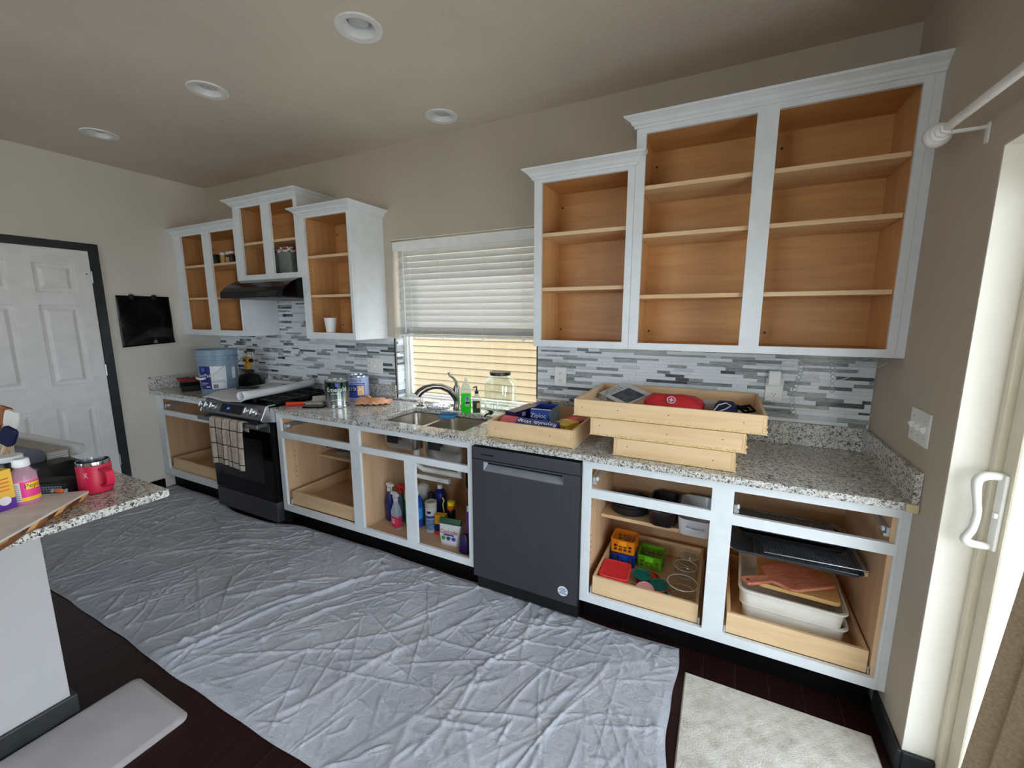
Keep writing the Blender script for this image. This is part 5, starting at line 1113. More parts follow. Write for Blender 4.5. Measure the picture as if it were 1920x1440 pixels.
B().box(-0.035, 0.035, -0.185, 0.185, 0, 0.10).build('carton_body', 'carton_purple', pz_, bevel=0.001); B().box(-0.036, 0.036, -0.1858, -0.1852, 0.0, 0.1).build('end_flap', 'carton_purple', pz_); B().box(0.0352, 0.0358, -0.12, -0.09, 0.065, 0.088).build('badge', 'label_white', pz_)
yz = thing('bag_carton', 'yellow and red bag carton lying at the right of the small drawer', 'carton', (3.785, -0.33, 0.928), -0.3)
B().box(-0.05, 0.05, -0.11, 0.11, 0, 0.06).build('carton_body', 'carton_yellow', yz, bevel=0.001); B().box(-0.0506, 0.0506, 0.02, 0.1106, 0.0004, 0.0606).build('red_end', 'carton_brick', yz)

# things in the top drawer box
DZ = 1.0855+0.0125
plain('pouch_red', (200, 36, 44), 0.6, var=0.1)
fa = thing('first_aid_pouch', 'red fabric first aid pouch with white cross badge', 'pouch', (4.315, -0.345, DZ), 0.03)
b = B(); b.rloft([(0.125, 0.065, 0.02, 0.0), (0.135, 0.072, 0.03, 0.015), (0.132, 0.068, 0.03, 0.055), (0.10, 0.045, 0.03, 0.078), (0.06, 0.02, 0.015, 0.084)], 6)
for v_ in b.bm.verts: v_.co.z += 0.004*math.sin(v_.co.x*55+v_.co.y*30)*(v_.co.z > 0.02)
b.build('pouch_body', 'pouch_red', fa, smooth=True)
B().tube([(-0.12, -0.055, 0.058), (-0.04, -0.058, 0.064), (0.05, -0.058, 0.062), (0.12, -0.055, 0.055)], 0.002, 6).build('zip', 'carton_brick', fa)
bdg = B().lathe([(0.020, 0.0), (0.020, 0.002)], (0, 0, 0), 24).build('badge', 'pouch_red', fa, loc=(-0.005, -0.060, 0.066), rot=(0.85, 0, 0))
B().lathe([(0.016, 0.002), (0.020, 0.002), (0.020, 0.0032), (0.016, 0.0032)], (0, 0, 0), 24, False, False).build('ring', 'label_white', bdg)
B().box(-0.003, 0.003, -0.011, 0.011, 0.002, 0.0034).box(-0.011, -0.0032, -0.003, 0.003, 0.002, 0.0034).box(0.0032, 0.011, -0.003, 0.003, 0.002, 0.0034).build('cross', 'label_white', bdg)
pg = thing('booklet', 'white printed booklet page with a dark photo leaning in the top drawer', 'booklet', (4.06, -0.255, DZ+0.052), 0, rot=(0.30, 0.12, -0.72))
B().box(-0.115, 0.115, -0.085, 0.085, 0.0, 0.003).build('page', 'paper_white', pg); pic = B().box(-0.035, 0.105, -0.06, 0.055, 0.0031, 0.0036).build('photo', plain('photo_dark', (52, 60, 66), 0.3, var=0.7, scale=22).m, pg)
for k in range(4): B().box(-0.10, -0.05, -0.04+0.022*k, -0.034+0.022*k, 0.0031, 0.0035).build('print_line', 'ink_grey', pg)
clear('bag_grey', (190, 184, 186), 0.3, 0.25)
gb = B().grid(lambda u, t: (-0.07+0.14*u, -0.09+0.18*t, 0.004+0.058*math.sin(u*PI)*math.sin(t*PI)+0.010*math.sin(u*17+t*11)*math.sin(t*14)), 18, 18).build('zip_bag', 'bag_grey', None, loc=(3.985, -0.21, DZ+0.006), rot=(0, 0, -0.1)); tag(gb, 'crinkled clear bag behind the booklet in the top drawer', 'bag')
gl_ = B().rloft([(0.04, 0.055, 0.015, 0.0), (0.042, 0.057, 0.016, 0.02), (0.036, 0.05, 0.015, 0.045), (0.02, 0.03, 0.01, 0.05)], 4).build('clear_package', 'bag_grey', None, smooth=True, loc=(4.475, -0.25, DZ), rot=(0, 0, 0.3)); tag(gl_, 'small clear plastic package right of the red pouch', 'package')
plain('navy_cloth', (22, 24, 64), 0.7, var=0.15); plain('royal_blue', (24, 52, 170), 0.5)
nv_ = thing('strap_pouch', 'navy drawstring pouch with white cord at the right of the top drawer', 'pouch', (4.545, -0.34, DZ))
b = B(); b.rloft([(0.045, 0.04, 0.015, 0.0), (0.052, 0.048, 0.02, 0.02), (0.045, 0.042, 0.02, 0.05), (0.03, 0.024, 0.012, 0.068)], 5); b.build('pouch_body', 'navy_cloth', nv_, smooth=True)
B().tube([(-0.05, -0.055, 0.03), (-0.03, -0.05, 0.06), (0.0, -0.045, 0.07), (0.02, -0.05, 0.06), (0.0, -0.06, 0.045), (-0.03, -0.062, 0.03)], 0.003, 6).build('cord', 'label_white', nv_, smooth=True)
rb_ = B().grid(lambda u, t: (-0.05+0.10*u, -0.04+0.08*t, 0.003+0.03*math.sin(u*PI)*math.sin(t*PI)+0.006*math.sin(u*14)), 10, 10).build('blue_cloth', 'royal_blue', None, smooth=True, solid=0.003, loc=(4.605, -0.43, DZ+0.003)); tag(rb_, 'crumpled royal blue cloth beside the navy pouch', 'cloth')
bc = B().tube([(-0.05, -0.02, 0.01), (-0.02, 0.03, 0.03), (0.02, 0.01, 0.045), (0.04, -0.03, 0.03), (0.0, -0.04, 0.02), (-0.03, 0.0, 0.04), (0.02, 0.04, 0.02)], 0.007, 8).build('cable_coil', 'black_matte', None, smooth=True, loc=(4.625, -0.28, DZ)); tag(bc, 'tangled black cable in the right corner of the top drawer', 'cable')

# ---- adapter, wire and clear trim on the tile
ad = B().box(-0.027, 0.027, -0.034, -0.0002, -0.038, 0.038).build('plug_adapter', 'white_plastic', None, bevel=0.006, loc=(4.757, -0.0150, 1.249)); tag(ad, 'tall white plug-in adapter on the right tile outlet', 'adapter')
wr = B().tube([(4.775, -0.024, 1.289), (4.78, -0.014, 1.316), (4.792, -0.012, 1.338), (4.825, -0.012, 1.348), (4.859, -0.012, 1.339), (4.883, -0.012, 1.311), (4.904, -0.012, 1.275), (4.943, -0.012, 1.251), (4.99, -0.012, 1.244), (5.047, -0.012, 1.263), (5.103, -0.012, 1.3), (5.142, -0.014, 1.318), (5.155, -0.09, 1.338), (5.156, -0.15, 1.356)], 0.0016, 6).build('thin_wire', 'white_plastic', None, smooth=True); tag(wr, 'thin white wire looping across the tile to the right wall', 'wire')
lc = thing('clear_trim', 'clear embossed plastic strips stuck on the right end of the tile', 'decal', (0, -0.0095, 0))
for pts_ in ([(4.865, 1.345), (4.866, 1.31), (4.865, 1.278), (4.858, 1.235), (4.85, 1.195), (4.842, 1.15), (4.85, 1.10), (4.862, 1.06)], [(4.985, 1.35), (4.992, 1.31), (4.998, 1.27), (5.0, 1.225), (5.002, 1.18)]):
    b = B()
    for (xa, za), (xb, zb) in zip(pts_, pts_[1:]):
        for f in (0, 0.5):
            xx, zz_ = xa+(xb-xa)*f, za+(zb-za)*f; b.lathe([(0.0075, -0.0012), (0.011, -0.0020), (0.011, 0.0), (0.0075, 0.0)], (xx, 0, zz_), 12, False, False, axis='y')
    b.build('strip', 'clear_plastic', lc)

# ================================================================== wall cabinet contents
def bottle(name, label, cat, loc, prof, mat, cap=None, capmat='cap_white', group=None, lab=None, sx=1.0, sy=1.0, rz=0.0):
    t = thing(name, label, cat, loc, rz, group)
    B().lathe(prof, (0, 0, 0), 22, sx=sx, sy=sy).build('body', mat, t, smooth=True)
    if cap: B().lathe(cap, (0, 0, 0), 18).build('cap', capmat, t, smooth=True)
    if lab:
        z0, z1, m_ = lab[:3]; r_ = max(r for r, _ in prof)+0.0006
        b = B(); b.grid(lambda u, t_: (r_*math.cos(2*PI*u)*sx, r_*math.sin(2*PI*u)*sy, z0+(z1-z0)*t_), 24, 1); b.build('label', m_, t, smooth=True)
    return t
plain('spice_dark', (60, 36, 24), 0.3, var=0.3, scale=90); plain('spice_tan', (190, 160, 100), 0.3, var=0.2, scale=90); plain('jar_green', (22, 66, 46), 0.3, var=0.1)
SP = [(0.022, 0.0), (0.0235, 0.003), (0.0235, 0.07), (0.02, 0.08)]; SC = [(0.0215, 0.0805), (0.022, 0.082), (0.022, 0.102), (0.0, 0.103)]
bottle('spice_bottle', 'tan spice bottle with white lid, leftmost of the spice row', 'spice bottle', (0.53, -0.20, 2.0055), SP, 'spice_tan', SC, group='spice bottles on the cabinet shelf')
bottle('spice_bottle', 'dark spice bottle with white lid, middle of the spice row', 'spice bottle', (0.588, -0.185, 2.0055), SP, 'spice_dark', [(r, z+0.006) for r, z in SC], group='spice bottles on the cabinet shelf', lab=(0.02, 0.06, 'spice_tan'))
bottle('spice_bottle', 'brown spice bottle with white lid beside the cabinet stile', 'spice bottle', (0.648, -0.19, 2.0055), SP, 'spice_dark', [(r, z+0.008) for r, z in SC], group='spice bottles on the cabinet shelf', lab=(0.015, 0.05, 'carton_purple'))
bottle('spice_jar', 'squat dark green jar with black lid on the spice shelf', 'jar', (0.41, -0.205, 2.0055), [(0.040, 0.0), (0.042, 0.003), (0.042, 0.065), (0.038, 0.072)], 'jar_green', [(0.042, 0.0722), (0.043, 0.074), (0.043, 0.092), (0.0, 0.093)], 'black_satin')
gbn = thing('storage_bin', 'grey storage bin with a red-patterned liner in the cabinet over the hood', 'bin', (1.395, -0.185, 1.8855))
plain('bin_grey', (108, 116, 112), 0.4, var=0.04); m = Mat('floral', (226, 214, 216), 0.7); v = m.coords((45, 45, 45)); m.color(m.ramp(m.noise(v, 1, 2), [(0.45, (226, 214, 216)), (0.55, (110, 28, 40))])); M['floral'] = m.m
B().rloft([(0.085, 0.07, 0.025, 0.0), (0.095, 0.078, 0.03, 0.01), (0.104, 0.086, 0.03, 0.16)], 5).build('bin_body', 'bin_grey', gbn, smooth=True); B().rloft([(0.105, 0.087, 0.03, 0.1602), (0.108, 0.09, 0.03, 0.165), (0.106, 0.088, 0.03, 0.198)], 5).build('liner', 'floral', gbn, smooth=True)
B().tube([(-0.112, -0.07, 0.16), (-0.125, -0.085, 0.10), (-0.13, -0.09, 0.05), (-0.12, -0.085, 0.012), (-0.05, -0.10, 0.008), (0.02, -0.105, 0.006)], 0.005, 7).build('strap', 'black_satin', gbn, smooth=True)
m = plain('foam_white', (236, 236, 234), 0.6, var=0.02, scale=200)
fcup = B().lathe([(0.030, 0.0), (0.0315, 0.002), (0.0435, 0.105), (0.046, 0.107), (0.046, 0.112), (0.042, 0.112), (0.030, 0.006), (0.0, 0.005)], (0, 0, 0), 30).build('foam_cup', 'foam_white', None, smooth=True, loc=(1.893, -0.27, 1.4345)); tag(fcup, 'white foam cup standing in the narrow wall cabinet', 'cup')

# ================================================================== base cabinet contents
# B2 shelf
pn = thing('skillet', 'pale grey skillet with dark red-tipped handle on the cabinet shelf', 'pan', (1.90, -0.165, 0.4785))
plain('pan_grey', (176, 176, 178), 0.35, 0.3, var=0.05)
B().lathe([(0.09, 0.0), (0.105, 0.006), (0.122, 0.04), (0.125, 0.042), (0.121, 0.043), (0.103, 0.010), (0.0, 0.008)], (0, 0, 0), 32).build('pan_body', 'pan_grey', pn, smooth=True)
B().tube([(-0.115, -0.03, 0.036), (-0.15, -0.05, 0.045), (-0.185, -0.075, 0.05)], [0.008, 0.010, 0.012], 8).build('handle', 'black_satin', pn, smooth=True); B().lathe([(0.009, 0), (0.012, 0.006), (0.012, 0.02), (0.006, 0.024)], (-0.15, -0.055, 0.05), 12).build('handle_button', 'carton_brick', pn)
dk = thing('pot_lid', 'dark round pot lid leaning upright at the back of the shelf', 'lid', (2.13, -0.105, 0.4785), 0, rot=(-0.22, 0, 0.2))
B().lathe([(0.125, 0.0), (0.128, -0.006), (0.10, -0.018), (0.04, -0.026), (0.0, -0.027)], (0, 0, 0.128), 36, axis='y').build('lid_disc', 'black_gloss', dk, smooth=True); B().lathe([(0.008, -0.026), (0.012, -0.045), (0.0, -0.047)], (0, 0, 0.128), 14, axis='y').build('knob', 'black_satin', dk)
# B3 cleaning supplies on the cabinet floor
FZ = 0.1505
plain('spray_navy', (18, 34, 110), 0.3, var=0.05); plain('trigger_red', (206, 34, 36), 0.4); plain('trigger_white', (226, 220, 218), 0.4, var=0.02); plain('trigger_grey', (200, 200, 202), 0.4, var=0.02)
clear('spray_teal', (60, 92, 110), 0.1, 0.25); clear('spray_clear', (190, 204, 214), 0.06, 0.6); plain('label_pinkred', (206, 44, 84), 0.4, var=0.06); plain('bottle_blue', (40, 84, 176), 0.3, var=0.05); plain('label_sky2', (70, 150, 220), 0.4); plain('lemon', (236, 222, 50), 0.35, var=0.04); plain('lime', (60, 170, 60), 0.35, var=0.05)
def spray(label, loc, body, trig, rz, h=0.20, r=0.036, lab=None):
    t = thing('spray_bottle', label, 'spray bottle', loc, rz, 'spray bottles under the sink')
    B().rloft([(r*0.9, r*0.62, 0.012, 0.0), (r, r*0.68, 0.014, 0.005), (r, r*0.68, 0.014, h*0.62), (r*0.55, r*0.48, 0.012, h*0.86), (0.013, 0.013, 0.012, h)], 5).build('body', body, t, smooth=True)
    B().lathe([(0.016, h), (0.0165, h+0.003), (0.0165, h+0.018), (0.012, h+0.022)], (0, 0, 0), 16).build('collar', trig, t, smooth=True)
    hd2 = B(); hd2.prism([(-0.030, h+0.034), (-0.026, h+0.052), (0.0, h+0.062), (0.045, h+0.058), (0.048, h+0.040), (0.012, h+0.036), (0.010, h+0.0225), (-0.010, h+0.0225), (-0.012, h+0.030)], -0.011, 0.011, 'xz'); hd2.build('spray_head', trig, t, bevel=0.004)
    B().tube([(0.026, 0, h+0.036), (0.030, 0, h+0.018), (0.022, 0, h+0.0)], 0.0045, 6).build('trigger', trig, t, smooth=True)
    if lab:
        b = B(); b.rloft([(r+0.0006, r*0.68+0.0006, 0.0142, 0.012), (r+0.0006, r*0.68+0.0006, 0.0142, h*0.46)], 5, False, False); b.build('label', lab, t, smooth=True)
    return t
spray('navy blue spray bottle with white trigger against the cabinet side', (2.512, -0.400, FZ), 'spray_navy', 'trigger_white', -0.3, 0.215, 0.034)
spray('dark teal spray bottle with red trigger under the sink', (2.584, -0.370, FZ), 'spray_teal', 'trigger_red', -0.2, 0.205, 0.032)
s3 = spray('clear spray bottle with pink-red label and grey trigger', (2.628, -0.468, FZ), 'spray_clear', 'trigger_grey', 2.9, 0.19, 0.036, 'label_pinkred')
for k in range(3): B().box(-0.02, 0.016, 0.0258, 0.0264, 0.04+0.013*k, 0.046+0.013*k).build('print_line', 'label_white', s3)
yb = bottle('cleaner_bottle', 'yellow-topped bright green cleaner bottle among the sprays', 'bottle', (2.657, -0.363, FZ), [(0.034, 0.0), (0.036, 0.004), (0.036, 0.14), (0.035, 0.165)], 'lime', [(0.035, 0.1655), (0.036, 0.168), (0.034, 0.225), (0.024, 0.242), (0.0, 0.246)], 'lemon')
bottle('cleaner_bottle', 'tall blue cleaner bottle with pale blue label beside the stile', 'bottle', (2.735, -0.385, FZ), [(0.040, 0.0), (0.043, 0.004), (0.043, 0.17), (0.030, 0.205), (0.016, 0.22)], 'bottle_blue', [(0.018, 0.2205), (0.018, 0.25), (0.0, 0.252)], lab=(0.06, 0.14, 'label_sky2'))
bottle('cleaner_jug', 'grey-white round-topped jug behind the blue bottle', 'jug', (2.70, -0.27, FZ), [(0.05, 0.0), (0.052, 0.006), (0.052, 0.2), (0.04, 0.24), (0.02, 0.255), (0.0, 0.256)], plain('jug_grey', (190, 188, 184), 0.4).m)
bottle('cleaner_bottle', 'dark bottle with white band and foot beside the wipes canister', 'bottle', (2.813, -0.325, FZ), [(0.032, 0.0), (0.034, 0.004), (0.034, 0.17), (0.018, 0.2)], 'black_satin', [(0.018, 0.2005), (0.018, 0.23), (0.0, 0.231)], 'black_satin', lab=(0.14, 0.18, 'label_white'))
bottle('cleaner_bottle', 'navy bottle with small white cap behind the wipes canister', 'bottle', (2.83, -0.25, FZ), [(0.042, 0.0), (0.045, 0.004), (0.045, 0.19), (0.03, 0.225), (0.015, 0.235)], 'spray_navy', [(0.017, 0.2355), (0.017, 0.262), (0.0, 0.263)])
wc = bottle('wipes_canister', 'white cylinder of disinfecting wipes with blue print', 'canister', (2.862, -0.395, FZ), [(0.035, 0.0), (0.0375, 0.004), (0.0375, 0.165), (0.036, 0.17)], 'label_white', [(0.0385, 0.1705), (0.0385, 0.20), (0.036, 0.206), (0.03, 0.206), (0.029, 0.203), (0.0, 0.203)], plain('lid_cream', (206, 202, 186), 0.4).m)
AW = math.atan2(-2.51+0.395, 4.52-2.862)
wl_ = band(0.0382, 0.0382, 0.02, 0.095, AW-1.3, AW+1.3).build('blue_print', plain('print_steel', (110, 140, 180), 0.5, var=0.2, scale=60).m, wc, smooth=True)
band(0.0384, 0.0384, 0.10, 0.118, AW-1.2, AW+1.2).build('name_band', 'bottle_blue', wc, smooth=True); band(0.0384, 0.0384, 0.134, 0.150, AW-0.75, AW-0.05, 8).build('emblem', 'navy_print', wc, smooth=True)
yo = bottle('cleaner_bottle', 'orange bottle with yellow top standing behind the dishwasher tablets', 'bottle', (2.968, -0.315, FZ), [(0.026, 0.0), (0.028, 0.004), (0.028, 0.13), (0.024, 0.14)], 'black_satin', [(0.024, 0.1405), (0.026, 0.145), (0.026, 0.185), (0.014, 0.19), (0.0, 0.19)], plain('orange_cap', (236, 110, 30), 0.4).m)
B().lathe([(0.0265, 0.170), (0.0265, 0.19), (0.02, 0.196), (0.0, 0.197)], (0, 0, 0), 18).build('yellow_top', 'lemon', yo, smooth=True)
hk = B().tube([(0, 0, 0), (0.005, 0, 0.12), (-0.004, 0, 0.17), (0.008, 0, 0.20), (-0.006, 0, 0.215)], 0.004, 7).build('bottle_brush', 'lemon', None, smooth=True, loc=(2.918, -0.335, FZ)); tag(hk, 'thin yellow plastic brush handle beside the wipes canister', 'brush')
yb2 = thing('scrub_carton', 'yellow and black carton between wipes canister and tablet bag', 'carton', (2.945, -0.40, FZ), 0.2)
B().box(-0.035, 0.035, -0.02, 0.02, 0, 0.07).build('carton_body', 'spray_navy', yb2, bevel=0.001); B().box(-0.0354, 0.0354, -0.0204, 0.0204, 0.072, 0.135).build('yellow_top', plain('amber_box', (236, 176, 40), 0.4).m, yb2); B().box(-0.036, 0.036, -0.021, 0.021, 0.0, 0.022).build('orange_foot', 'handle_orange', yb2)
cs = thing('detergent_bag', 'white stand-up bag of dishwasher tablets with green top', 'bag', (3.070, -0.470, FZ), 0.12)
def pouchm(z0, z1, w0, w1, d0, d1):
    b = B(); b.rloft([(w0, d0, min(d0*0.9, 0.03), z0), ((w0+w1)/2, (d0*1.1+d1)/2, min(d1*0.9, 0.02), (z0+z1)/2), (w1, d1, d1*0.8, z1)], 5); return b
pouchm(0.0, 0.128, 0.066, 0.074, 0.034, 0.014).build('bag_body', 'label_white', cs, smooth=True); pouchm(0.1285, 0.165, 0.0745, 0.075, 0.0142, 0.004).build('green_top', plain('dark_green', (16, 74, 44), 0.4, var=0.08).m, cs, smooth=True)
tilt = lambda x_, y_: (x_, -0.0352+0.155*(y_+0.085)-0.002*0, y_+0.085)
text('lettering', 'Cascade', 0.036, 'trigger_red', cs, lambda x_, y_: (x_, -0.0262+0.12*(y_)-0.004, y_+0.088)); B().box(-0.035, 0.035, -0.0318, -0.0300, 0.064, 0.072).build('print_line', 'print_blue', cs)
for dx_, mt_ in ((-0.035, 'lime'), (0.0, 'print_blue'), (0.036, 'violet')):
    b = B(); b.lathe([(0.0125, -0.0375), (0.0125, -0.035)], (dx_, 0, 0.048), 14, axis='y'); b.build('badge', mt_, cs)
pb_ = thing('trash_bag_box', 'tall purple carton with white tab at the right of the sink cabinet', 'carton', (3.215, -0.375, FZ), 0.05)
B().box(-0.035, 0.055, -0.09, 0.09, 0, 0.27).build('carton_body', 'box_purple', pb_, bevel=0.001); B().box(-0.03, 0.056, -0.092, -0.088, 0.235, 0.272).build('white_tab', 'label_white', pb_); B().box(0.0, 0.0556, -0.0906, -0.0902, 0.01, 0.23).build('pale_panel', plain('pale_peach', (220, 180, 160), 0.5).m, pb_)
pv = B().rloft([(0.03, 0.025, 0.01, 0.0), (0.034, 0.028, 0.012, 0.01), (0.03, 0.022, 0.012, 0.09), (0.012, 0.01, 0.006, 0.115)], 5).build('purple_bottle', 'carton_purple', None, smooth=True, loc=(3.205, -0.515, FZ)); tag(pv, 'small dark purple squeeze bottle in front of the purple carton', 'bottle')

# B4 shelf and tray
S4 = 0.4765
plain('bake_dark', (44, 42, 44), 0.35, 0.4, var=0.1); plain('stone_dark', (38, 32, 34), 0.2, var=0.1); plain('ceramic_white', (222, 228, 236), 0.2, var=0.02)
for k, lab_ in enumerate(('lower of two nested dark round cake pans on the shelf', 'upper of two nested dark round cake pans on the shelf')):
    c_ = B().lathe([(0.10, 0.0), (0.104, 0.003), (0.110, 0.045), (0.114, 0.047), (0.109, 0.048), (0.102, 0.005), (0.0, 0.004)], (0, 0, 0), 36).build('cake_pan', 'bake_dark', None, smooth=True, loc=(4.107, -0.185, S4+0.016*k)); tag(c_, lab_, 'pan')
cb = thing('loaf_dish', 'dark glazed oblong baking dish next to the round cake pans', 'dish', (4.290, -0.205, S4), 0.0)
B().rloft([(0.055, 0.12, 0.03, 0.0), (0.062, 0.13, 0.035, 0.01), (0.070, 0.14, 0.038, 0.085), (0.078, 0.15, 0.04, 0.088), (0.077, 0.148, 0.04, 0.093), (0.067, 0.137, 0.036, 0.09), (0.058, 0.125, 0.03, 0.012)], 6).build('dish_body', 'stone_dark', cb, smooth=True)
wd_ = thing('casserole_dish', 'white ceramic casserole dish with loop handles at the shelf edge', 'dish', (4.452, -0.232, S4), 0.0)
B().rloft([(0.068, 0.125, 0.03, 0.0), (0.073, 0.145, 0.035, 0.01), (0.077, 0.16, 0.038, 0.06), (0.080, 0.165, 0.04, 0.10), (0.076, 0.16, 0.038, 0.10), (0.068, 0.135, 0.03, 0.012)], 6).build('dish_body', 'ceramic_white', wd_, smooth=True)
for s in (-1, 1): B().tube([(-0.035, s*0.155, 0.062), (-0.034, s*0.178, 0.062), (0.0, s*0.186, 0.062), (0.034, s*0.178, 0.062), (0.035, s*0.155, 0.062)], 0.006, 8).build('handle', 'ceramic_white', wd_, smooth=True)
T4 = 0.1905
def translucent(name, col, fac=0.35):
    clear(name, col, 0.2, fac, tint=tuple(min(255, c+30) for c in col))
translucent('orange_clear', (246, 150, 30), 0.25); translucent('blue_clear', (20, 60, 160), 0.15); translucent('green_clear', (110, 190, 40), 0.25)
plain('tab_orange', (255, 158, 30), 0.35); plain('tab_blue', (24, 74, 190), 0.35); plain('tab_green', (120, 220, 40), 0.35); plain('lid_red', (226, 48, 56), 0.4, var=0.02)
def basket(label, loc, mats, rz=0.0, h=0.078):
    """glass box in a coloured, pierced sleeve with a clip tab"""
    t = thing('sleeved_container', label, 'container', loc, rz, 'sleeved glass containers')
    hx, hy = 0.062, 0.062
    b = B()
    for s in (-1, 1):                                              # pierced walls: rows of bars around square holes
        for ax in ('x', 'y'):
            zs_ = [0.004, 0.016, 0.028, 0.038, 0.05, h-0.012]
            for za, zb in ((0.003, 0.016), (0.030, 0.036), (0.050, h-0.012)):
                e = (lambda a0, a1: (a0, a1, s*hy-0.0015, s*hy+0.0015, za, zb)) if ax == 'x' else (lambda a0, a1: (s*hx-0.0015, s*hx+0.0015, a0, a1, za, zb))
                b.box(*e(-hx+0.006, hx-0.006))
            for za, zb in ((0.016, 0.030), (0.036, 0.050)):
                for q in (-0.052, -0.026, 0.0, 0.026, 0.052):
                    e = (lambda a0, a1: (a0, a1, s*hy-0.0015, s*hy+0.0015, za, zb)) if ax == 'x' else (lambda a0, a1: (s*hx-0.0015, s*hx+0.0015, a0, a1, za, zb))
                    b.box(*e(q-0.0045, q+0.0045))
    for sx_ in (-1, 1):
        for sy_ in (-1, 1): b.lathe([(0.0075, 0.003), (0.0075, h-0.012)], (sx_*(hx-0.006), sy_*(hy-0.006), 0), 8)
    b.build('pierced_sleeve', mats[0], t)
    B().rloft([(hx-0.005, hy-0.005, 0.012, 0.001), (hx-0.003, hy-0.003, 0.014, h)], 4, True, False).build('glass_box', 'clear_glass', t, smooth=True)
    B().rloft([(hx+0.003, hy+0.003, 0.016, h-0.012), (hx+0.006, hy+0.006, 0.018, h-0.008), (hx+0.006, hy+0.006, 0.018, h), (hx, hy, 0.016, h+0.001), (hx-0.002, hy-0.002, 0.015, h-0.012)], 5, False, False).build('rim', mats[0], t, smooth=True)
    box('clip_tab', mats[1], (-0.022, 0.022, -hy-0.010, -hy-0.0065, h-0.030, h-0.004), t, 0.001); return t
basket('blue-sleeved glass container underneath the orange one', (4.098, -0.245, T4), ('blue_clear', 'tab_blue'), 0.05, 0.07)
basket('orange-sleeved glass container stacked on the blue one', (4.096, -0.242, T4+0.0715), ('orange_clear', 'tab_orange'), 0.0)
basket('lime green sleeved glass container in the pull-out tray', (4.240, -0.215, T4), ('green_clear', 'tab_green'), -0.04)
rc = thing('lidded_container', 'square food container with bright red lid in the pull-out tray', 'container', (4.098, -0.478, T4), 0.03)
B().rloft([(0.058, 0.066, 0.014, 0.0), (0.064, 0.072, 0.016, 0.066)], 5).build('glass_box', 'clear_glass', rc, smooth=True)
B().rloft([(0.070, 0.079, 0.018, 0.060), (0.071, 0.080, 0.018, 0.079), (0.069, 0.078, 0.018, 0.082), (0.060, 0.069, 0.016, 0.0815), (0.057, 0.066, 0.014, 0.079), (0.056, 0.065, 0.014, 0.079)], 5).build('lid', 'lid_red', rc, smooth=True)
LP = [(0.0445, 0.0), (0.046, 0.002), (0.046, 0.008), (0.044, 0.009), (0.040, 0.009), (0.0385, 0.006), (0.0, 0.006)]
plain('lid_teal', (18, 120, 112), 0.4, var=0.03); plain('lid_orange', (228, 84, 50), 0.4, var=0.03); plain('lid_crimson', (180, 28, 36), 0.4, var=0.03); plain('lid_blue', (30, 50, 190), 0.4, var=0.03); clear('lid_blush', (236, 170, 170), 0.3, 0.2)
def rlid(label, loc, mat, tilt=(0, 0, 0), s=1.0):
    o = B().lathe([(r*s, z) for r, z in LP], (0, 0, 0), 32).build('round_lid', mat, None, smooth=True, loc=loc, rot=tilt); o['group'] = 'round food container lids'
    return tag(o, label, 'lid', 'round food container lids')
rlid('bottom crimson round lid under the teal one beside the red container', (4.236, -0.400, T4), 'lid_crimson')
rlid('crimson round lid fanned out at the back of the lid pile', (4.262, -0.368, T4+0.010), 'lid_crimson', (0.10, 0.22, 0))
rlid('orange round lid between the teal and crimson lids', (4.243, -0.380, T4+0.0195), 'lid_orange', (0.06, 0.16, 0))
rlid('teal round lid on top of the lid pile next to the red container', (4.219, -0.395, T4+0.0305), 'lid_teal', (0.05, 0.05, 0))
rlid('royal blue round lid at the bottom of the pile beside the glass bowl', (4.312, -0.452, T4), 'lid_blue')
rlid('dark teal round lid second in the pile beside the glass bowl', (4.312, -0.450, T4+0.0095), 'lid_teal')
rlid('orange round lid third in the pile beside the glass bowl', (4.306, -0.447, T4+0.019), 'lid_orange', (0.0, -0.06, 0))
rlid('teal round lid topping the pile beside the glass bowl', (4.306, -0.440, T4+0.0290), 'lid_teal', (0.06, -0.06, 0))
rlid('translucent blush pink round lid leaning at the tray front', (4.252, -0.515, T4+0.026), 'lid_blush', (0.55, 0.1, 0), 1.0)
for lab_, x_, y_, r_, h_ in (('largest clear glass bowl at the front of the tray', 4.418, -0.455, 0.070, 0.085), ('medium clear glass bowl behind the largest bowl', 4.418, -0.270, 0.058, 0.07), ('smallest clear glass bowl at the back of the tray', 4.425, -0.145, 0.05, 0.06)):
    bt = thing('glass_bowl', lab_, 'bowl', (x_, y_, T4), 0, 'clear glass bowls in the tray')
    B().lathe([(0.0, 0.001), (r_*0.78, 0.0), (r_*0.86, 0.004), (r_*0.9, h_*0.35), (r_*0.96, h_*0.42), (r_, h_), (r_-0.003, h_+0.001), (r_*0.93, h_*0.42), (r_*0.84, 0.008), (0.0, 0.006)], (0, 0, 0), 36).build('bowl_wall', 'clear_glass', bt, smooth=True)
    B().tube([((r_-0.001)*math.cos(2*PI*k/40), (r_-0.001)*math.sin(2*PI*k/40), h_+0.0015) for k in range(41)], 0.0018, 6).build('rim', 'rim_glint', bt, smooth=True)  # opaque pale rings stand in for bright highlights on the glass edge
    B().tube([(r_*0.95*math.cos(2*PI*k/40), r_*0.95*math.sin(2*PI*k/40), h_*0.41) for k in range(41)], 0.0012, 5).build('step_ring', 'rim_glint', bt, smooth=True)

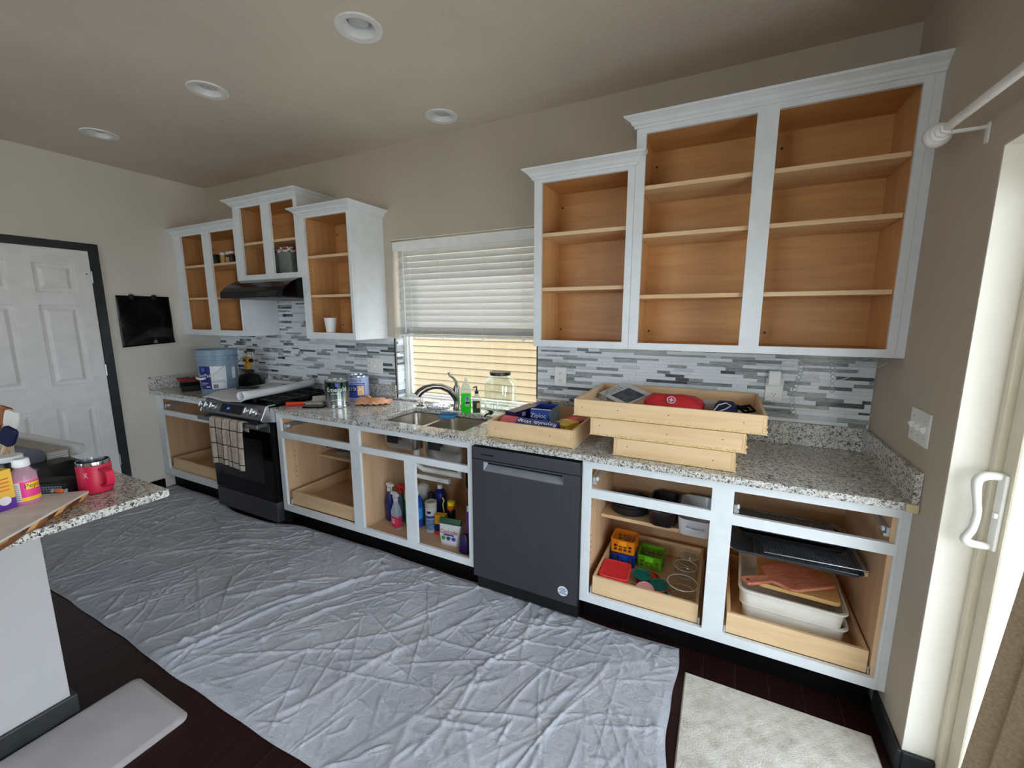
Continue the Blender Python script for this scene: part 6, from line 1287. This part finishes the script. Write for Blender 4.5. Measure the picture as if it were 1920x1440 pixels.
# B5 tray: nested bins, boards, sheets and racks
m = plain('bin_white', (226, 222, 212), 0.45, var=0.02)
def bin_(label, x_, y_, z_, rz):
    t = thing('white_bin', label, 'bin', (x_, y_, z_), rz, 'white plastic bins')
    B().rloft([(0.175, 0.165, 0.03, 0.0), (0.182, 0.172, 0.035, 0.006), (0.190, 0.180, 0.036, 0.088)], 6, True, False).build('bin_body', 'bin_white', t, smooth=True, solid=0.0025)
    B().rloft([(0.1915, 0.1815, 0.037, 0.080), (0.199, 0.189, 0.04, 0.080), (0.201, 0.191, 0.04, 0.085), (0.200, 0.190, 0.04, 0.090), (0.1915, 0.1815, 0.037, 0.091)], 6, False, False).build('rim', 'bin_white', t, smooth=True); return t
bin_('lower of two stacked shallow white bins in the pull-out tray', 4.868, -0.315, T4, -0.03); bin_('upper of two stacked shallow white bins, holding cutting boards', 4.858, -0.330, T4+0.075, -0.03)
wood('board_tan', (196, 150, 90), (216, 172, 110), (228, 190, 134), 'x', 0.5)
cbd = B().rloft([(0.150, 0.120, 0.02, 0.0), (0.153, 0.123, 0.022, 0.003), (0.153, 0.123, 0.022, 0.016), (0.150, 0.120, 0.02, 0.019)], 5).build('cutting_board', 'board_tan', None, smooth=True, loc=(4.885, -0.345, 0.3575), rot=(0, 0, -0.05)); tag(cbd, 'tan wooden cutting board resting in the upper white bin', 'cutting board')
pdm = Mat('paddle_salmon', (196, 120, 92), 0.5); v = pdm.coords((3, 14, 14)); pdm.color(pdm.ramp(pdm.noise(v, 2, 5, 0.6, 1.2), [(0.3, (160, 84, 60)), (0.7, (214, 142, 112))])); M['paddle_salmon'] = pdm.m
pdl = thing('paddle_board', 'salmon-toned wooden paddle board lying on the cutting board', 'cutting board', (4.865, -0.385, 0.392), 0.62, rot=(0.02, 0.02, 0.62))
poly = [(-0.24, -0.022), (-0.225, -0.027), (-0.12, -0.022), (-0.10, -0.05), (-0.085, -0.085), (-0.06, -0.095), (0.13, -0.095), (0.145, -0.085), (0.145, 0.085), (0.13, 0.095), (-0.06, 0.095), (-0.085, 0.085), (-0.10, 0.05), (-0.12, 0.022), (-0.225, 0.027), (-0.24, 0.022)]
B().prism(poly, 0.0, 0.014).build('board_body', 'paddle_salmon', pdl, bevel=0.004); B().lathe([(0.007, 0.0142), (0.007, 0.0146)], (-0.222, 0, 0), 12).build('hang_hole', 'pin_dark', pdl)
S5 = 0.5275
plain('sheet_slate', (96, 104, 116), 0.3, 0.7, var=0.05); plain('wire_steel', (150, 154, 158), 0.3, 0.9)
bsn = thing('baking_sheet', 'slate grey rimmed baking sheet overhanging the cabinet shelf', 'baking sheet', (4.845, -0.325, S5), -0.012)
B().rloft([(0.222, 0.19, 0.02, 0.0), (0.226, 0.194, 0.022, 0.003), (0.234, 0.202, 0.025, 0.018), (0.238, 0.206, 0.026, 0.019), (0.234, 0.202, 0.025, 0.0195), (0.224, 0.192, 0.02, 0.003), (0.0, 0.0, 0.0, 0.0025)][:6], 5).build('pan', 'sheet_slate', bsn, smooth=True)
def rack(label, x_, y_, z_, hx, hy, rot):
    t = thing('cooling_rack', label, 'cooling rack', (x_, y_, z_), 0, 'wire cooling racks', rot=rot)
    B().tube([(-hx, -hy, 0), (hx, -hy, 0), (hx, hy, 0), (-hx, hy, 0), (-hx, -hy, 0)], 0.0026, 6).build('rim_wire', 'wire_steel', t)
    b = B(); n_ = int(2*hx/0.0125)
    for k in range(1, n_): b.box(-hx+2*hx*k/n_-0.0008, -hx+2*hx*k/n_+0.0008, -hy, hy, -0.0008, 0.0008)
    m_ = int(2*hy/0.0125)
    for k in range(1, m_): b.box(-hx, hx, -hy+2*hy*k/m_-0.0008, -hy+2*hy*k/m_+0.0008, -0.0028, -0.0012)
    o = b.build('wire_grid', 'wire_steel', t); o['kind'] = 'stuff'
    for sx_ in (-0.8, 0.8):
        for sy_ in (-0.9, 0.9): B().tube([(sx_*hx, sy_*hy, 0), (sx_*hx, sy_*hy, -0.010)], 0.002, 6).build('foot', 'wire_steel', t)
    return t
rack('lower wire cooling rack lying on the slate baking sheet', 4.880, -0.335, S5+0.017, 0.178, 0.19, (0, 0, 0)); rack('upper wire cooling rack stacked slightly askew', 4.905, -0.330, S5+0.037, 0.178, 0.185, (0.03, 0.0, 0.05))
mp = B().rloft([(0.19, 0.10, 0.03, 0.0), (0.195, 0.105, 0.03, 0.014), (0.204, 0.114, 0.035, 0.022), (0.202, 0.112, 0.035, 0.024), (0.19, 0.10, 0.03, 0.010)], 6).build('roasting_pan', 'bake_dark', None, smooth=True, loc=(4.835, -0.345, S5+0.050)); tag(mp, 'black roasting pan lying over the wire racks', 'pan')
tr2 = B().rloft([(0.176, 0.098, 0.02, 0.0), (0.184, 0.106, 0.022, 0.012), (0.188, 0.110, 0.022, 0.013), (0.176, 0.098, 0.02, 0.004)], 5).build('baking_tray', plain('tray_speckle', (112, 112, 112), 0.3, 0.7, var=0.3, scale=140).m, None, smooth=True, loc=(4.826, -0.33, S5+0.0765)); tag(tr2, 'speckled grey baking tray topmost in the right cabinet', 'baking tray')
